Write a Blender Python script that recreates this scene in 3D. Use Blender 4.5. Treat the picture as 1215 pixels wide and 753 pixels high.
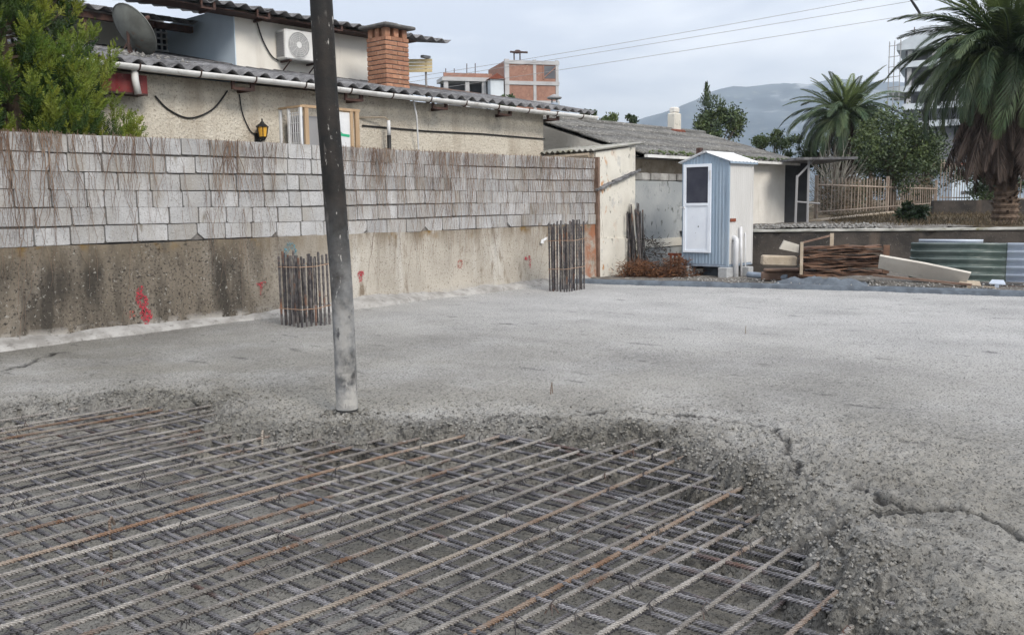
import bpy, math, random
import numpy as np
from mathutils import Vector, Matrix, Euler
random.seed(7); rng = np.random.default_rng(7)
scene = bpy.context.scene
for o in list(bpy.data.objects): bpy.data.objects.remove(o)

# ------------------------------------------------------------------ camera
# world axes: X runs along the block wall (away from the camera), Y points behind the wall, slab top is z = 0
CAM = Vector((-3.849, -10.673, 1.45))
RIGHT = Vector((0.655974, -0.754783, 0)); FWD = Vector((0.754783, 0.655974, 0)); UP = Vector((0, 0, 1))
FPX = 1100.0; PITCH = math.atan((376.5 - 244) / FPX); ROLL = math.radians(0.8)
fw = FWD * math.cos(PITCH) - UP * math.sin(PITCH)
up = FWD * math.sin(PITCH) + UP * math.cos(PITCH)
ax = RIGHT * math.cos(ROLL) - up * math.sin(ROLL)
ay = RIGHT * math.sin(ROLL) + up * math.cos(ROLL)
cam = bpy.data.cameras.new('camera'); camo = bpy.data.objects.new('camera', cam)
scene.collection.objects.link(camo); scene.camera = camo
m = Matrix((ax, ay, -fw)).transposed().to_4x4(); m.translation = CAM; camo.matrix_world = m
cam.sensor_width = 36; cam.lens = 36 * FPX / 1215; cam.clip_end = 12000; cam.clip_start = 0.05

def ray(px, py): return fw + ax * ((px - 607.5) / FPX) - ay * ((py - 376.5) / FPX)
def on_z(px, py, z=0.0):
    d = ray(px, py); return CAM + d * ((z - CAM.z) / d.z)
def on_y(px, py, y):
    d = ray(px, py); return CAM + d * ((y - CAM.y) / d.y)
def on_x(px, py, x):
    d = ray(px, py); return CAM + d * ((x - CAM.x) / d.x)
def at(px, py, depth):          # real point at a horizontal distance ahead of the camera
    d = ray(px, py); return CAM + d * (depth / d.dot(FWD))

# ------------------------------------------------------------------ world, sun, exposure
SUN_DIR = Vector((-0.28, -0.86, 0.66)).normalized()          # towards the sun
w = bpy.data.worlds.new('World'); scene.world = w; w.use_nodes = True
nt = w.node_tree; nt.nodes.clear(); N = nt.nodes.new; L = nt.links.new
sky = N('ShaderNodeTexSky'); sky.sky_type = 'NISHITA'; sky.sun_disc = False
sky.sun_elevation = math.asin(SUN_DIR.z); sky.sun_rotation = math.atan2(SUN_DIR.x, SUN_DIR.y)
tc = N('ShaderNodeTexCoord'); mp = N('ShaderNodeMapping'); mp.inputs['Scale'].default_value = (1, 1, 3.2)
n1 = N('ShaderNodeTexNoise'); n1.inputs['Scale'].default_value = 2.3; n1.inputs['Detail'].default_value = 7; n1.inputs['Roughness'].default_value = .5
n1.inputs['Distortion'].default_value = .25
r1 = N('ShaderNodeValToRGB'); r1.color_ramp.elements[0].position = .40; r1.color_ramp.elements[1].position = .60
r1.color_ramp.elements[0].color = (6.4, 6.85, 7.9, 1); r1.color_ramp.elements[1].color = (12.2, 12.2, 12.4, 1)
mx = N('ShaderNodeMix'); mx.data_type = 'RGBA'; mx.inputs[0].default_value = .9
bg = N('ShaderNodeBackground'); bg.inputs[1].default_value = .1; ow = N('ShaderNodeOutputWorld')
L(tc.outputs['Generated'], mp.inputs[0]); L(mp.outputs[0], n1.inputs[0]); L(n1.outputs[0], r1.inputs[0])
L(sky.outputs[0], mx.inputs[6]); L(r1.outputs[0], mx.inputs[7]); L(mx.outputs[2], bg.inputs[0]); L(bg.outputs[0], ow.inputs[0])
sl = bpy.data.lights.new('sun', 'SUN'); sl.energy = 2.1; sl.angle = math.radians(20); sl.color = (1, .93, .83)
so = bpy.data.objects.new('sun', sl); scene.collection.objects.link(so)
so.rotation_euler = (-SUN_DIR).to_track_quat('-Z', 'Y').to_euler(); so.location = (0, -20, 30)
scene.view_settings.view_transform = 'Standard'; scene.view_settings.look = 'None'
scene.view_settings.exposure = 0.6; scene.view_settings.gamma = 1.0
scene.render.engine = 'CYCLES'

# ------------------------------------------------------------------ helpers
COL = scene.collection
class MB:
    """collects vertices and faces for one mesh"""
    def __init__(s): s.v = []; s.f = []
    def add(s, vs, fs):
        o = len(s.v); s.v += [tuple(p) for p in vs]; s.f += [tuple(i + o for i in f) for f in fs]
    def box(s, a, b, rot=None, piv=None):
        (x0, y0, z0), (x1, y1, z1) = a, b
        vs = [Vector(p) for p in ((x0,y0,z0),(x1,y0,z0),(x1,y1,z0),(x0,y1,z0),(x0,y0,z1),(x1,y0,z1),(x1,y1,z1),(x0,y1,z1))]
        if rot is not None:
            c = Vector(piv) if piv is not None else sum(vs, Vector()) / 8
            R = Euler(rot).to_matrix(); vs = [R @ (p - c) + c for p in vs]
        s.add(vs, [(3,2,1,0),(4,5,6,7),(0,1,5,4),(1,2,6,5),(2,3,7,6),(3,0,4,7)]); return s
    def chamf(s, a, b, c=.01):       # box with chamfered edges
        (x0, y0, z0), (x1, y1, z1) = a, b
        prof = [(x0+c, y0), (x1-c, y0), (x1, y0+c), (x1, y1-c), (x1-c, y1), (x0+c, y1), (x0, y1-c), (x0, y0+c)]
        cx, cy = (x0+x1)/2, (y0+y1)/2
        def ring(z, k): return [(cx+(x-cx)*(1-k/abs(x1-x0)*2), cy+(y-cy)*(1-k/abs(y1-y0)*2), z) for x, y in prof]
        vs = ring(z0, c) + ring(z0+c, 0) + ring(z1-c, 0) + ring(z1, c)
        fs = [tuple(range(7, -1, -1)), tuple(range(24, 32))]
        for r in range(3):
            for i in range(8): j = (i+1) % 8; fs.append((r*8+i, r*8+j, r*8+8+j, r*8+8+i))
        s.add(vs, fs); return s
    def tube(s, pts, r, n=6, cap=True, rad=None):
        pts = [Vector(p) for p in pts]; k = len(pts); vs = []; fs = []; u = None
        for i, p in enumerate(pts):
            t = (pts[min(i+1, k-1)] - pts[max(i-1, 0)])
            if t.length < 1e-9: t = Vector((0, 0, 1))
            t.normalize()
            if u is None: u = t.orthogonal().normalized()
            else:
                u = u - t * u.dot(t)
                u = u.normalized() if u.length > 1e-6 else t.orthogonal().normalized()
            v = t.cross(u); rr = rad[i] if rad is not None else r
            for q in range(n):
                a = 2 * math.pi * q / n; vs.append(p + (u * math.cos(a) + v * math.sin(a)) * rr)
        for i in range(k-1):
            for q in range(n): z = (q+1) % n; fs.append((i*n+q, i*n+z, i*n+n+z, i*n+n+q))
        if cap: fs += [tuple(range(n-1, -1, -1)), tuple(range((k-1)*n, k*n))]
        s.add(vs, fs); return s
    def quad(s, *p): s.add(p, [tuple(range(len(p)))]); return s
    def poly(s, pts, ext):           # prism: polygon extruded by vector ext
        pts = [Vector(p) for p in pts]; e = Vector(ext); n = len(pts)
        s.add(pts + [p + e for p in pts], [tuple(range(n-1, -1, -1)), tuple(range(n, 2*n))] + [(i, (i+1) % n, n+(i+1) % n, n+i) for i in range(n)]); return s
    def mesh(s, name, mat=None, smooth=False):
        me = bpy.data.meshes.new(name); me.from_pydata(s.v, [], s.f)
        if mat: me.materials.append(mat)
        if smooth: me.polygons.foreach_set('use_smooth', [True] * len(me.polygons))
        me.update(); return me
    def build(s, name, mat, parent=None, smooth=False):
        return link(name, s.mesh(name, mat, smooth), parent)
def link(name, me, parent=None):
    o = bpy.data.objects.new(name, me); COL.objects.link(o)
    if parent is not None: o.parent = parent
    return o
def np_mesh(name, V, F, mat=None, smooth=False):
    me = bpy.data.meshes.new(name); V = np.asarray(V, np.float32); F = np.asarray(F, np.int32); k = F.shape[1]
    me.vertices.add(len(V)); me.vertices.foreach_set('co', V.ravel())
    me.loops.add(F.size); me.loops.foreach_set('vertex_index', F.ravel())
    me.polygons.add(len(F)); me.polygons.foreach_set('loop_start', np.arange(0, F.size, k, dtype=np.int32))
    me.polygons.foreach_set('loop_total', np.full(len(F), k, np.int32))
    if smooth: me.polygons.foreach_set('use_smooth', np.ones(len(F), bool))
    me.update(calc_edges=True)
    if mat: me.materials.append(mat)
    return me
def tag(o, label=None, cat=None, group=None, kind=None):
    if label: o['label'] = label
    if cat: o['category'] = cat
    if group: o['group'] = group
    if kind: o['kind'] = kind
    return o
def thing(name, label, cat, loc=(0, 0, 0), rz=0, group=None):
    o = bpy.data.objects.new(name, None); COL.objects.link(o); o.location = loc; o.rotation_euler = (0, 0, rz)
    o.empty_display_size = .2
    return tag(o, label, cat, group)
R = random.uniform

# ------------------------------------------------------------------ materials
def lin(r, g, b):
    f = lambda c: (c/255/12.92) if c/255 <= .04045 else ((c/255+.055)/1.055)**2.4
    return (f(r), f(g), f(b), 1)
def mat(name, c1, c2=None, scale=6, lo=.4, hi=.62, rough=.85, bump=None, layers=(), coord='Object', stretch=(1, 1, 1), rand=0, metal=0, detail=5, spec=.35, trans=0):
    """c1/c2 mixed by noise; layers = extra (colour, scale, lo, hi, stretch); bump = list of (scale, strength, distance)"""
    M = bpy.data.materials.new(name); M.use_nodes = True; t = M.node_tree; nd = t.nodes; ln = t.links.new
    b = nd['Principled BSDF']; b.inputs['Roughness'].default_value = rough; b.inputs['Metallic'].default_value = metal
    b.inputs['Specular IOR Level'].default_value = spec
    if coord == 'World': g = nd.new('ShaderNodeNewGeometry'); co = g.outputs['Position']
    else: g = nd.new('ShaderNodeTexCoord'); co = g.outputs[coord]
    if coord == 'Object':       # shift the pattern per object so that copies differ
        oi = nd.new('ShaderNodeObjectInfo'); ad = nd.new('ShaderNodeVectorMath'); ad.operation = 'ADD'
        ml = nd.new('ShaderNodeMath'); ml.operation = 'MULTIPLY'; ml.inputs[1].default_value = 37.0
        ln(oi.outputs['Random'], ml.inputs[0]); ln(co, ad.inputs[0]); ln(ml.outputs[0], ad.inputs[1]); co = ad.outputs[0]
    def noise(sc, st=(1, 1, 1), det=detail):
        mpn = nd.new('ShaderNodeMapping'); mpn.inputs['Scale'].default_value = st; ln(co, mpn.inputs[0])
        x = nd.new('ShaderNodeTexNoise'); x.inputs['Scale'].default_value = sc; x.inputs['Detail'].default_value = det
        x.inputs['Roughness'].default_value = .6; ln(mpn.outputs[0], x.inputs[0]); return x.outputs[0]
    def rng_(v, a, z):
        mr = nd.new('ShaderNodeMapRange'); mr.inputs[1].default_value = a; mr.inputs[2].default_value = z; ln(v, mr.inputs[0]); return mr.outputs[0]
    def mix(fac, A, B):
        x = nd.new('ShaderNodeMix'); x.data_type = 'RGBA'
        if fac is not None: ln(fac, x.inputs[0])
        for s_, v in ((6, A), (7, B)):
            if isinstance(v, tuple): x.inputs[s_].default_value = v
            else: ln(v, x.inputs[s_])
        return x.outputs[2]
    def c4(c): return tuple(c) if len(c) == 4 else tuple(c) + (1,)
    cur = c4(c1)
    if c2: cur = mix(rng_(noise(scale, stretch), lo, hi), cur, c4(c2))
    for (c, sc, a, z, st) in layers: cur = mix(rng_(noise(sc, st), a, z), cur, c4(c))
    if rand:
        oi2 = nd.new('ShaderNodeObjectInfo'); hs = nd.new('ShaderNodeHueSaturation')
        hs.inputs['Value'].default_value = 1; mr = nd.new('ShaderNodeMapRange'); mr.inputs[3].default_value = 1-rand; mr.inputs[4].default_value = 1+rand
        ln(oi2.outputs['Random'], mr.inputs[0]); ln(mr.outputs[0], hs.inputs['Value'])
        if isinstance(cur, tuple): hs.inputs['Color'].default_value = cur
        else: ln(cur, hs.inputs['Color'])
        cur = hs.outputs[0]
    if isinstance(cur, tuple): b.inputs['Base Color'].default_value = cur
    else: ln(cur, b.inputs['Base Color'])
    prev = None
    for (sc, st, dist) in (bump or ()):
        bn = nd.new('ShaderNodeBump'); bn.inputs['Strength'].default_value = st; bn.inputs['Distance'].default_value = dist
        ln(noise(sc, (1, 1, 1), 4), bn.inputs['Height'])
        if prev is not None: ln(prev, bn.inputs['Normal'])
        prev = bn.outputs[0]
    if prev is not None: ln(prev, b.inputs['Normal'])
    M['cur'] = 0
    if trans: b.inputs['Transmission Weight'].default_value = trans
    return M
ST_V = (1, 1, .12)      # stretched down: streaks
M_ = {}
M_['slab'] = mat('fresh_concrete', (.52,.515,.505), (.43,.425,.415), 1.1, .36, .66, .85, [(45,.7,.02),(130,1,.012)], layers=[((.55,.545,.54), 30, .52, .64, (1,1,1)), ((.15,.15,.15), 62, .53, .61, (1,1,1)), ((.62,.615,.61), 95, .57, .65, (1,1,1)), ((.08,.08,.082), 24, .64, .70, (1,1,1))], coord='World')
M_['lean'] = mat('lean_concrete', (.27,.26,.245), (.2,.195,.185), 2, .4, .6, .75, [(120,.6,.006)], layers=[((.09,.09,.09), 70, .55, .68, (1,1,1))], coord='World')
M_['bar_top'] = mat('cement_dusted_steel', (.43,.405,.375), (.25,.23,.215), 5, .38, .62, .8, [(120,.5,.004)], layers=[((.21,.12,.075), 2.1, .54, .68, (1,1,1)), ((.2,.185,.17), 11, .58, .68, (1,1,1)), ((.47,.45,.43), 30, .6, .7, (1,1,1))], rand=.2)
M_['bar_rust'] = mat('rusty_dusted_steel', (.40,.35,.30), (.24,.15,.10), 2.2, .42, .6, .8, [(120,.4,.003)], layers=[((.33,.3,.28), 9, .55, .7, (1,1,1))], rand=.2)
M_['bar_low'] = mat('dark_wet_steel', (.33,.32,.335), (.13,.127,.14), 6, .4, .6, .55, [(120,.5,.003)], layers=[((.16,.085,.06), 1.4, .6, .72, (1,1,1)), ((.36,.36,.37), 14, .6, .7, (1,1,1))], rand=.25)
M_['cage'] = mat('cage_steel', (.05,.046,.05), (.14,.128,.122), 7, .45, .65, .7, [(90,.5,.004)], layers=[((.2,.1,.06), 3, .58, .7, (1,1,1))], rand=.3)
M_['tie'] = mat('tie_wire', (.38,.27,.2), (.3,.18,.11), 9, rough=.7)
M_['block'] = mat('concrete_block', (.47,.47,.475), (.37,.37,.375), 4, .35, .68, .95, [(38,.7,.012),(120,.6,.006)], layers=[((.24,.235,.225), 45, .55, .67, (1,1,1)), ((.33,.31,.28), 1.7, .5, .7, (1,1,.4)), ((.58,.58,.57), 70, .6, .7, (1,1,1)), ((.2,.18,.15), 5, .62, .72, (1,1,.3))], rand=.12)
M_['mortar'] = mat('dark_mortar', (.21,.2,.19), (.11,.105,.1), 9, rough=1, bump=[(60,.6,.01)], coord='World')
M_['twig'] = mat('dry_twig', (.17,.11,.08), (.30,.22,.165), 3, rough=.9, coord='World')
M_['twig_dark'] = mat('dark_dry_twig', (.13,.085,.065), (.25,.17,.13), 3, rough=.9, coord='World')
M_['kerb'] = mat('grout_strip', (.40,.39,.375), (.25,.24,.225), 4, .38, .62, .95, [(25,.8,.02)], layers=[((.16,.15,.14), 14, .58, .7, (1,1,1))], coord='World')
M_['rough'] = mat('roughcast', (.68,.63,.54), (.56,.505,.425), 1.0, .42, .66, .95, [(26,1,.03),(70,.7,.015)], layers=[((.36,.31,.245), 42, .53, .68, (1,1,1)), ((.72,.66,.57), 55, .6, .7, (1,1,1)), ((.40,.34,.27), 2.2, .52, .72, ST_V)], coord='World')
M_['white'] = mat('cream_plaster', (.80,.775,.72), (.73,.70,.645), 1.2, rough=.9, bump=[(60,.25,.01)], layers=[((.56,.52,.46), 2.5, .6, .8, ST_V)], coord='World')
M_['blueshade_plaster'] = mat('plaster_with_blue_shade', (.62,.72,.82), (.56,.66,.76), 1.2, rough=.9, bump=[(60,.2,.01)], coord='World')  # blue of the skylit shade on the upper side wall, put into the plaster colour
M_['asb'] = mat('weathered_fibre_cement', (.19,.19,.2), (.09,.09,.095), 5, .4, .62, .95, [(40,.6,.01)], layers=[((.33,.33,.33), 22, .58, .7, (1,1,1))], rand=.15)
M_['gutter'] = mat('white_gutter', (.68,.68,.67), (.5,.49,.47), 4, .45, .7, .5, layers=[((.3,.26,.22), 9, .62, .76, (1,1,1))], coord='World')
M_['rustdark'] = mat('dark_rust_paint', (.045,.028,.025), (.085,.045,.035), 12, rough=.8)
M_['redmetal'] = mat('red_painted_sheet', (.20,.03,.03), (.13,.025,.025), 6, rough=.55, layers=[((.28,.13,.1), 14, .62, .72, (1,1,1))])
M_['dark'] = mat('dark_interior', (.02,.021,.024), (.035,.035,.04), 3, rough=.6)
M_['brick'] = mat('chimney_brick', (.40,.21,.13), (.32,.155,.10), 9, rough=.9, bump=[(70,.5,.006)], layers=[((.48,.32,.23), 16, .58, .72, (1,1,1))], rand=.22)
M_['stone'] = mat('grey_slab_stone', (.16,.155,.15), (.09,.09,.09), 8, rough=.95, bump=[(30,.6,.01)])
M_['acwhite'] = mat('ac_casing', (.72,.72,.71), (.62,.62,.61), 3, rough=.45)
M_['acgrille'] = mat('ac_grille', (.30,.30,.31), rough=.5)
M_['dish'] = mat('dish_metal', (.19,.20,.185), (.13,.135,.125), 5, rough=.6, layers=[((.2,.1,.06), 7, .6, .72, (1,1,1))])
M_['glass'] = mat('dark_glass', (.035,.04,.06), (.05,.055,.075), 3, rough=.12, spec=.6)
M_['whitepaint'] = mat('white_paint', (.72,.73,.74), (.62,.63,.65), 5, rough=.5)
M_['wood'] = mat('raw_timber', (.50,.37,.24), (.38,.26,.16), 5, rough=.85, stretch=(1,1,.15))
M_['green'] = mat('green_print', (.03,.38,.2), rough=.5)
M_['lampglass'] = mat('amber_glass', (.75,.42,.06), (.6,.3,.03), 9, rough=.25)
M_['black'] = mat('black_metal', (.02,.02,.02), rough=.5)
M_['cable'] = mat('black_cable', (.025,.025,.027), rough=.7)
M_['pvc'] = mat('white_pvc', (.70,.71,.73), (.6,.61,.63), 6, rough=.4)
M_['pvcgrey'] = mat('blue_grey_pvc', (.30,.36,.44), (.24,.28,.34), 6, rough=.45)
M_['cabblue'] = mat('blue_grey_sheet_steel', (.30,.38,.47), (.26,.335,.42), 1.5, rough=.45, stretch=(1,1,.2), layers=[((.36,.42,.48), 5, .55, .75, ST_V), ((.17,.2,.24), 7, .6, .75, ST_V), ((.2,.17,.14), 26, .66, .72, (1,1,1))])
M_['cabside'] = mat('light_grey_sheet_steel', (.60,.595,.585), (.53,.525,.515), 1.5, rough=.5, stretch=(1,1,.2), layers=[((.38,.36,.33), 6, .6, .78, ST_V)])
M_['door'] = mat('white_door_panel', (.78,.83,.90), (.72,.77,.85), 3, rough=.45, layers=[((.3,.29,.28), 30, .68, .74, (1,1,1))])
M_['snowroof'] = mat('white_roof_sheet', (.80,.82,.85), rough=.4)
M_['rustred'] = mat('rust_red_plate', (.22,.06,.03), (.13,.04,.025), 14, rough=.8)
M_['breeze'] = mat('pale_block', (.42,.43,.44), (.33,.34,.35), 9, rough=.95, bump=[(60,.6,.01)])
M_['annex'] = mat('old_cream_render', (.68,.655,.59), (.57,.545,.485), 1.6, .42, .66, .95, [(30,.5,.012)], layers=[((.1,.1,.085), 9, .62, .72, (1,1,.5)), ((.42,.42,.41), 3.1, .56, .7, (1,1,1))], coord='World')
M_['greyrender'] = mat('mossy_grey_render', (.30,.32,.33), (.37,.385,.39), 1.8, .4, .64, .95, [(30,.5,.012)], layers=[((.06,.065,.06), 7, .6, .7, (1,1,.6)), ((.2,.21,.21), 3.3, .56, .72, (1,1,1))], coord='World')
M_['whitewall'] = mat('white_roughcast', (.74,.715,.67), (.66,.635,.59), 1.8, rough=.95, bump=[(24,.6,.02)], layers=[((.45,.41,.35), 2.6, .62, .82, ST_V)], coord='World')
M_['parapet'] = mat('mossy_dark_concrete', (.075,.064,.056), (.035,.032,.03), 2.2, .38, .62, .95, [(30,.6,.012)], layers=[((.17,.13,.1), 1.9, .56, .76, ST_V), ((.2,.19,.17), 30, .62, .74, (1,1,1))], coord='World')
M_['coping'] = mat('lichen_coping', (.42,.41,.38), (.28,.28,.25), 3, .4, .62, .95, [(30,.6,.012)], layers=[((.13,.12,.03), 2.1, .58, .68, (1,1,1))], coord='World')
M_['formconc'] = mat('blue_grey_kerb', (.14,.165,.195), (.09,.105,.125), 5, .4, .6, .95, [(40,.7,.01)], coord='World')
M_['rubble'] = mat('rubble_soil', (.20,.185,.165), (.12,.11,.1), 5, .4, .6, .98, [(18,.9,.04),(60,.7,.02)], layers=[((.42,.41,.39), 11, .58, .68, (1,1,1))], coord='World')
M_['rubblestone'] = mat('rubble_stone', (.36,.355,.34), (.26,.25,.24), 6, rough=.95, bump=[(30,.6,.01)], rand=.3)
M_['drygrass'] = mat('dry_grassy_bank', (.14,.105,.065), (.075,.062,.04), 7, .4, .6, .98, [(40,.8,.03)], coord='World')
M_['ground'] = mat('far_ground', (.11,.12,.085), (.16,.15,.12), .05, rough=1, coord='World')
M_['rustwood'] = mat('rust_brown_slat', (.15,.085,.055), (.075,.043,.032), 3, .4, .6, .9, [(30,.6,.012)], layers=[((.30,.2,.14), 6, .56, .7, (.2,1,1)), ((.045,.035,.03), 8, .56, .66, (.25,1,1))], rand=.35)
M_['board'] = mat('pale_board', (.56,.53,.47), (.47,.44,.39), 2.5, rough=.8, layers=[((.38,.35,.31), 9, .6, .72, (1,1,1))])
M_['timberpale'] = mat('weathered_timber', (.44,.37,.29), (.34,.28,.21), 5, rough=.9, layers=[((.2,.16,.13), 15, .6, .7, (1,.3,1))])
M_['greensheet'] = mat('green_translucent_sheet', (.085,.115,.107), (.14,.17,.16), 2.5, rough=.25, layers=[((.25,.33,.31), 9, .64, .76, (1,1,1))], spec=.5)
M_['palesheet'] = mat('pale_plastic_sheet', (.50,.56,.64), (.42,.47,.55), 3, rough=.35, spec=.5)
M_['picket'] = mat('sun_bleached_rail', (.33,.28,.235), (.24,.18,.14), 7, rough=.8, rand=.25)
M_['bark'] = mat('palm_bark', (.16,.115,.085), (.075,.053,.04), 7, .4, .6, .98, [(16,.9,.04)], coord='World')
M_['treebark'] = mat('tree_bark', (.12,.09,.065), (.07,.055,.04), 9, rough=.95)
M_['frond'] = mat('palm_frond', (.035,.065,.03), (.075,.10,.042), 1.5, rough=.5, rand=.35)
M_['frondtip'] = mat('young_palm_frond', (.13,.17,.05), (.09,.13,.045), 2, rough=.5, rand=.25)
M_['deadfrond'] = mat('dead_palm_frond', (.055,.04,.034), (.12,.09,.074), 1.7, rough=.9, rand=.4)
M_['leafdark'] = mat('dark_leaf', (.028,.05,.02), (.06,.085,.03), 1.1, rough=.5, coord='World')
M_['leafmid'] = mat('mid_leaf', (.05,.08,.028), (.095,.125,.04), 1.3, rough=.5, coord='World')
M_['leafgrey'] = mat('grey_twig', (.2,.19,.17), (.12,.12,.1), 3, rough=.8, coord='World')
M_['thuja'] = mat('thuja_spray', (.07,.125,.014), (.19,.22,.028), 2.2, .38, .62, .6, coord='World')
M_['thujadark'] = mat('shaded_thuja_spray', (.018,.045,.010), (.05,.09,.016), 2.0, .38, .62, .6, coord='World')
M_['tileroof'] = mat('grey_lichen_tile', (.20,.195,.185), (.12,.118,.112), 3, .38, .62, .95, [(14,.8,.03),(45,.7,.015)], layers=[((.36,.35,.33), 19, .55, .68, (1,1,1)), ((.07,.07,.065), 14, .58, .68, (1,1,1))], rand=.1)
M_['browntile'] = mat('brown_tile', (.17,.11,.085), (.10,.075,.065), 6, rough=.95, bump=[(20,.7,.02)], coord='World')
M_['farbrick'] = mat('hollow_brick_wall', (.33,.185,.14), (.25,.135,.10), 2.6, rough=.95, layers=[((.5,.36,.28), 2.6, .6, .75, (1,1,1))], coord='World')
M_['farconc'] = mat('raw_concrete_frame', (.46,.46,.47), (.38,.38,.39), .8, rough=.95, coord='World')
M_['farwhite'] = mat('white_slab_edge', (.60,.65,.70), (.5,.55,.6), .6, rough=.8, coord='World')
M_['fardark'] = mat('unlit_storey', (.1,.105,.12), (.15,.155,.17), .5, rough=.8, coord='World')
M_['yellow'] = mat('cream_yellow_board', (.70,.58,.34), (.6,.48,.27), 5, rough=.7)
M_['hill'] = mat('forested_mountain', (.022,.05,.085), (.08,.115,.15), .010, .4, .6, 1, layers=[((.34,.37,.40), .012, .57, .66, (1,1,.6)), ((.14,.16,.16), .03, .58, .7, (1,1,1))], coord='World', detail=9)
M_['spray'] = None
def overlay(M, color, axis=None, a=0, z=1, ns=None, nlo=.4, nhi=.6, st=(1, 1, 1), attr=None, amount=1.0, mul=False):
    """mix a further colour over a material; fac = range of a world axis (or a vertex attribute) times noise"""
    t = M.node_tree; nd = t.nodes; ln = t.links.new; b = nd['Principled BSDF']; src = b.inputs['Base Color'].links[0].from_socket
    fac = None; g = nd.new('ShaderNodeNewGeometry')
    if attr:
        at_ = nd.new('ShaderNodeAttribute'); at_.attribute_name = attr; fac = at_.outputs['Fac']
    elif axis is not None:
        sp = nd.new('ShaderNodeSeparateXYZ'); ln(g.outputs['Position'], sp.inputs[0])
        mr = nd.new('ShaderNodeMapRange'); mr.inputs[1].default_value = a; mr.inputs[2].default_value = z; ln(sp.outputs[axis], mr.inputs[0]); fac = mr.outputs[0]
    if ns:
        mpn = nd.new('ShaderNodeMapping'); mpn.inputs['Scale'].default_value = st; ln(g.outputs['Position'], mpn.inputs[0])
        x = nd.new('ShaderNodeTexNoise'); x.inputs['Scale'].default_value = ns; x.inputs['Detail'].default_value = 6; x.inputs['Roughness'].default_value = .62
        ln(mpn.outputs[0], x.inputs[0]); mr = nd.new('ShaderNodeMapRange'); mr.inputs[1].default_value = nlo; mr.inputs[2].default_value = nhi; ln(x.outputs[0], mr.inputs[0])
        if fac is None: fac = mr.outputs[0]
        else:
            mu = nd.new('ShaderNodeMath'); mu.operation = 'MULTIPLY'; ln(fac, mu.inputs[0]); ln(mr.outputs[0], mu.inputs[1]); fac = mu.outputs[0]
    if amount != 1:
        mu = nd.new('ShaderNodeMath'); mu.operation = 'MULTIPLY'; ln(fac, mu.inputs[0]); mu.inputs[1].default_value = amount; fac = mu.outputs[0]
    mxx = nd.new('ShaderNodeMix'); mxx.data_type = 'RGBA'; mxx.blend_type = 'MULTIPLY' if mul else 'MIX'; ln(fac, mxx.inputs[0]); ln(src, mxx.inputs[6]); mxx.inputs[7].default_value = tuple(color) + (1,)
    ln(mxx.outputs[2], b.inputs['Base Color'])
overlay(M_['slab'], (.50,.495,.48), attr='moist', mul=True)
overlay(M_['slab'], (.60,.58,.525), axis=0, a=7.0, z=.5, ns=.8, nlo=.15, nhi=.55, mul=True)
overlay(M_['slab'], (.34,.34,.35), attr='moist', ns=17, nlo=.5, nhi=.6, mul=True)
overlay(M_['slab'], (.22,.22,.24), attr='crack', mul=True)
overlay(M_['slab'], (.84,.84,.845), ns=.7, nlo=.45, nhi=.65, st=(1.3,.7,1), mul=True)
overlay(M_['slab'], (.55,.55,.56), ns=2.3, nlo=.62, nhi=.68, st=(2.0,.6,1), mul=True)
M_['oldwall'] = mat('stained_old_concrete', (.45,.415,.36), (.35,.32,.275), 1.5, .36, .66, .95, [(40,.6,.012),(120,.5,.006)], layers=[((.52,.5,.46), 2.3, .54, .7, ST_V), ((.2,.16,.12), 4.5, .57, .68, (1,1,.35)), ((.14,.115,.09), 42, .57, .68, (1,1,1)), ((.55,.53,.5), 60, .62, .7, (1,1,1))], coord='World')
overlay(M_['oldwall'], (.17,.145,.115), axis=0, a=4.9, z=3.2, ns=1.5, nlo=.12, nhi=.5, st=(1,1,.45))
overlay(M_['oldwall'], (.045,.04,.034), axis=0, a=4.3, z=2.9, ns=3.1, nlo=.42, nhi=.62, st=(1,1,.25), amount=.92)
overlay(M_['oldwall'], (.035,.03,.026), axis=0, a=4.3, z=2.9, ns=34, nlo=.52, nhi=.64)
overlay(M_['oldwall'], (.34,.33,.30), axis=0, a=4.3, z=2.9, ns=26, nlo=.6, nhi=.68, amount=.9)
overlay(M_['oldwall'], (.2,.165,.12), axis=2, a=.75, z=1.05, ns=3, nlo=.4, nhi=.62, st=(1,1,.3))
overlay(M_['oldwall'], (.19,.11,.02), axis=2, a=.92, z=1.06, ns=2.2, nlo=.55, nhi=.66)
overlay(M_['oldwall'], (.40,.385,.36), axis=2, a=.17, z=.06, ns=5, nlo=.45, nhi=.55)
overlay(M_['oldwall'], (.34,.12,.05), axis=0, a=10.35, z=10.75, ns=5, nlo=.4, nhi=.6, amount=.8)
overlay(M_['annex'], (.45,.17,.02), axis=0, a=11.75, z=11.15, ns=3.2, nlo=.57, nhi=.62, st=(1,1,.8), amount=.8)
M_['hose'] = mat('rubber_hose_cement_splashed', (.010,.010,.010), (.026,.021,.018), 5, .4, .62, .7, [(50,.5,.008)], layers=[((.2,.18,.165), 9, .6, .72, (1,1,.25)), ((.42,.40,.38), 30, .64, .69, (1,1,.35))], coord='World')
overlay(M_['hose'], (.21,.215,.22), axis=2, a=1.55, z=.7, ns=4, nlo=.3, nhi=.58)
overlay(M_['hose'], (.40,.39,.37), axis=2, a=1.2, z=.1, ns=7, nlo=.42, nhi=.6)
overlay(M_['hose'], (.07,.07,.075), axis=2, a=1.4, z=.6, ns=18, nlo=.58, nhi=.66, st=(1,1,.5))
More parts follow.
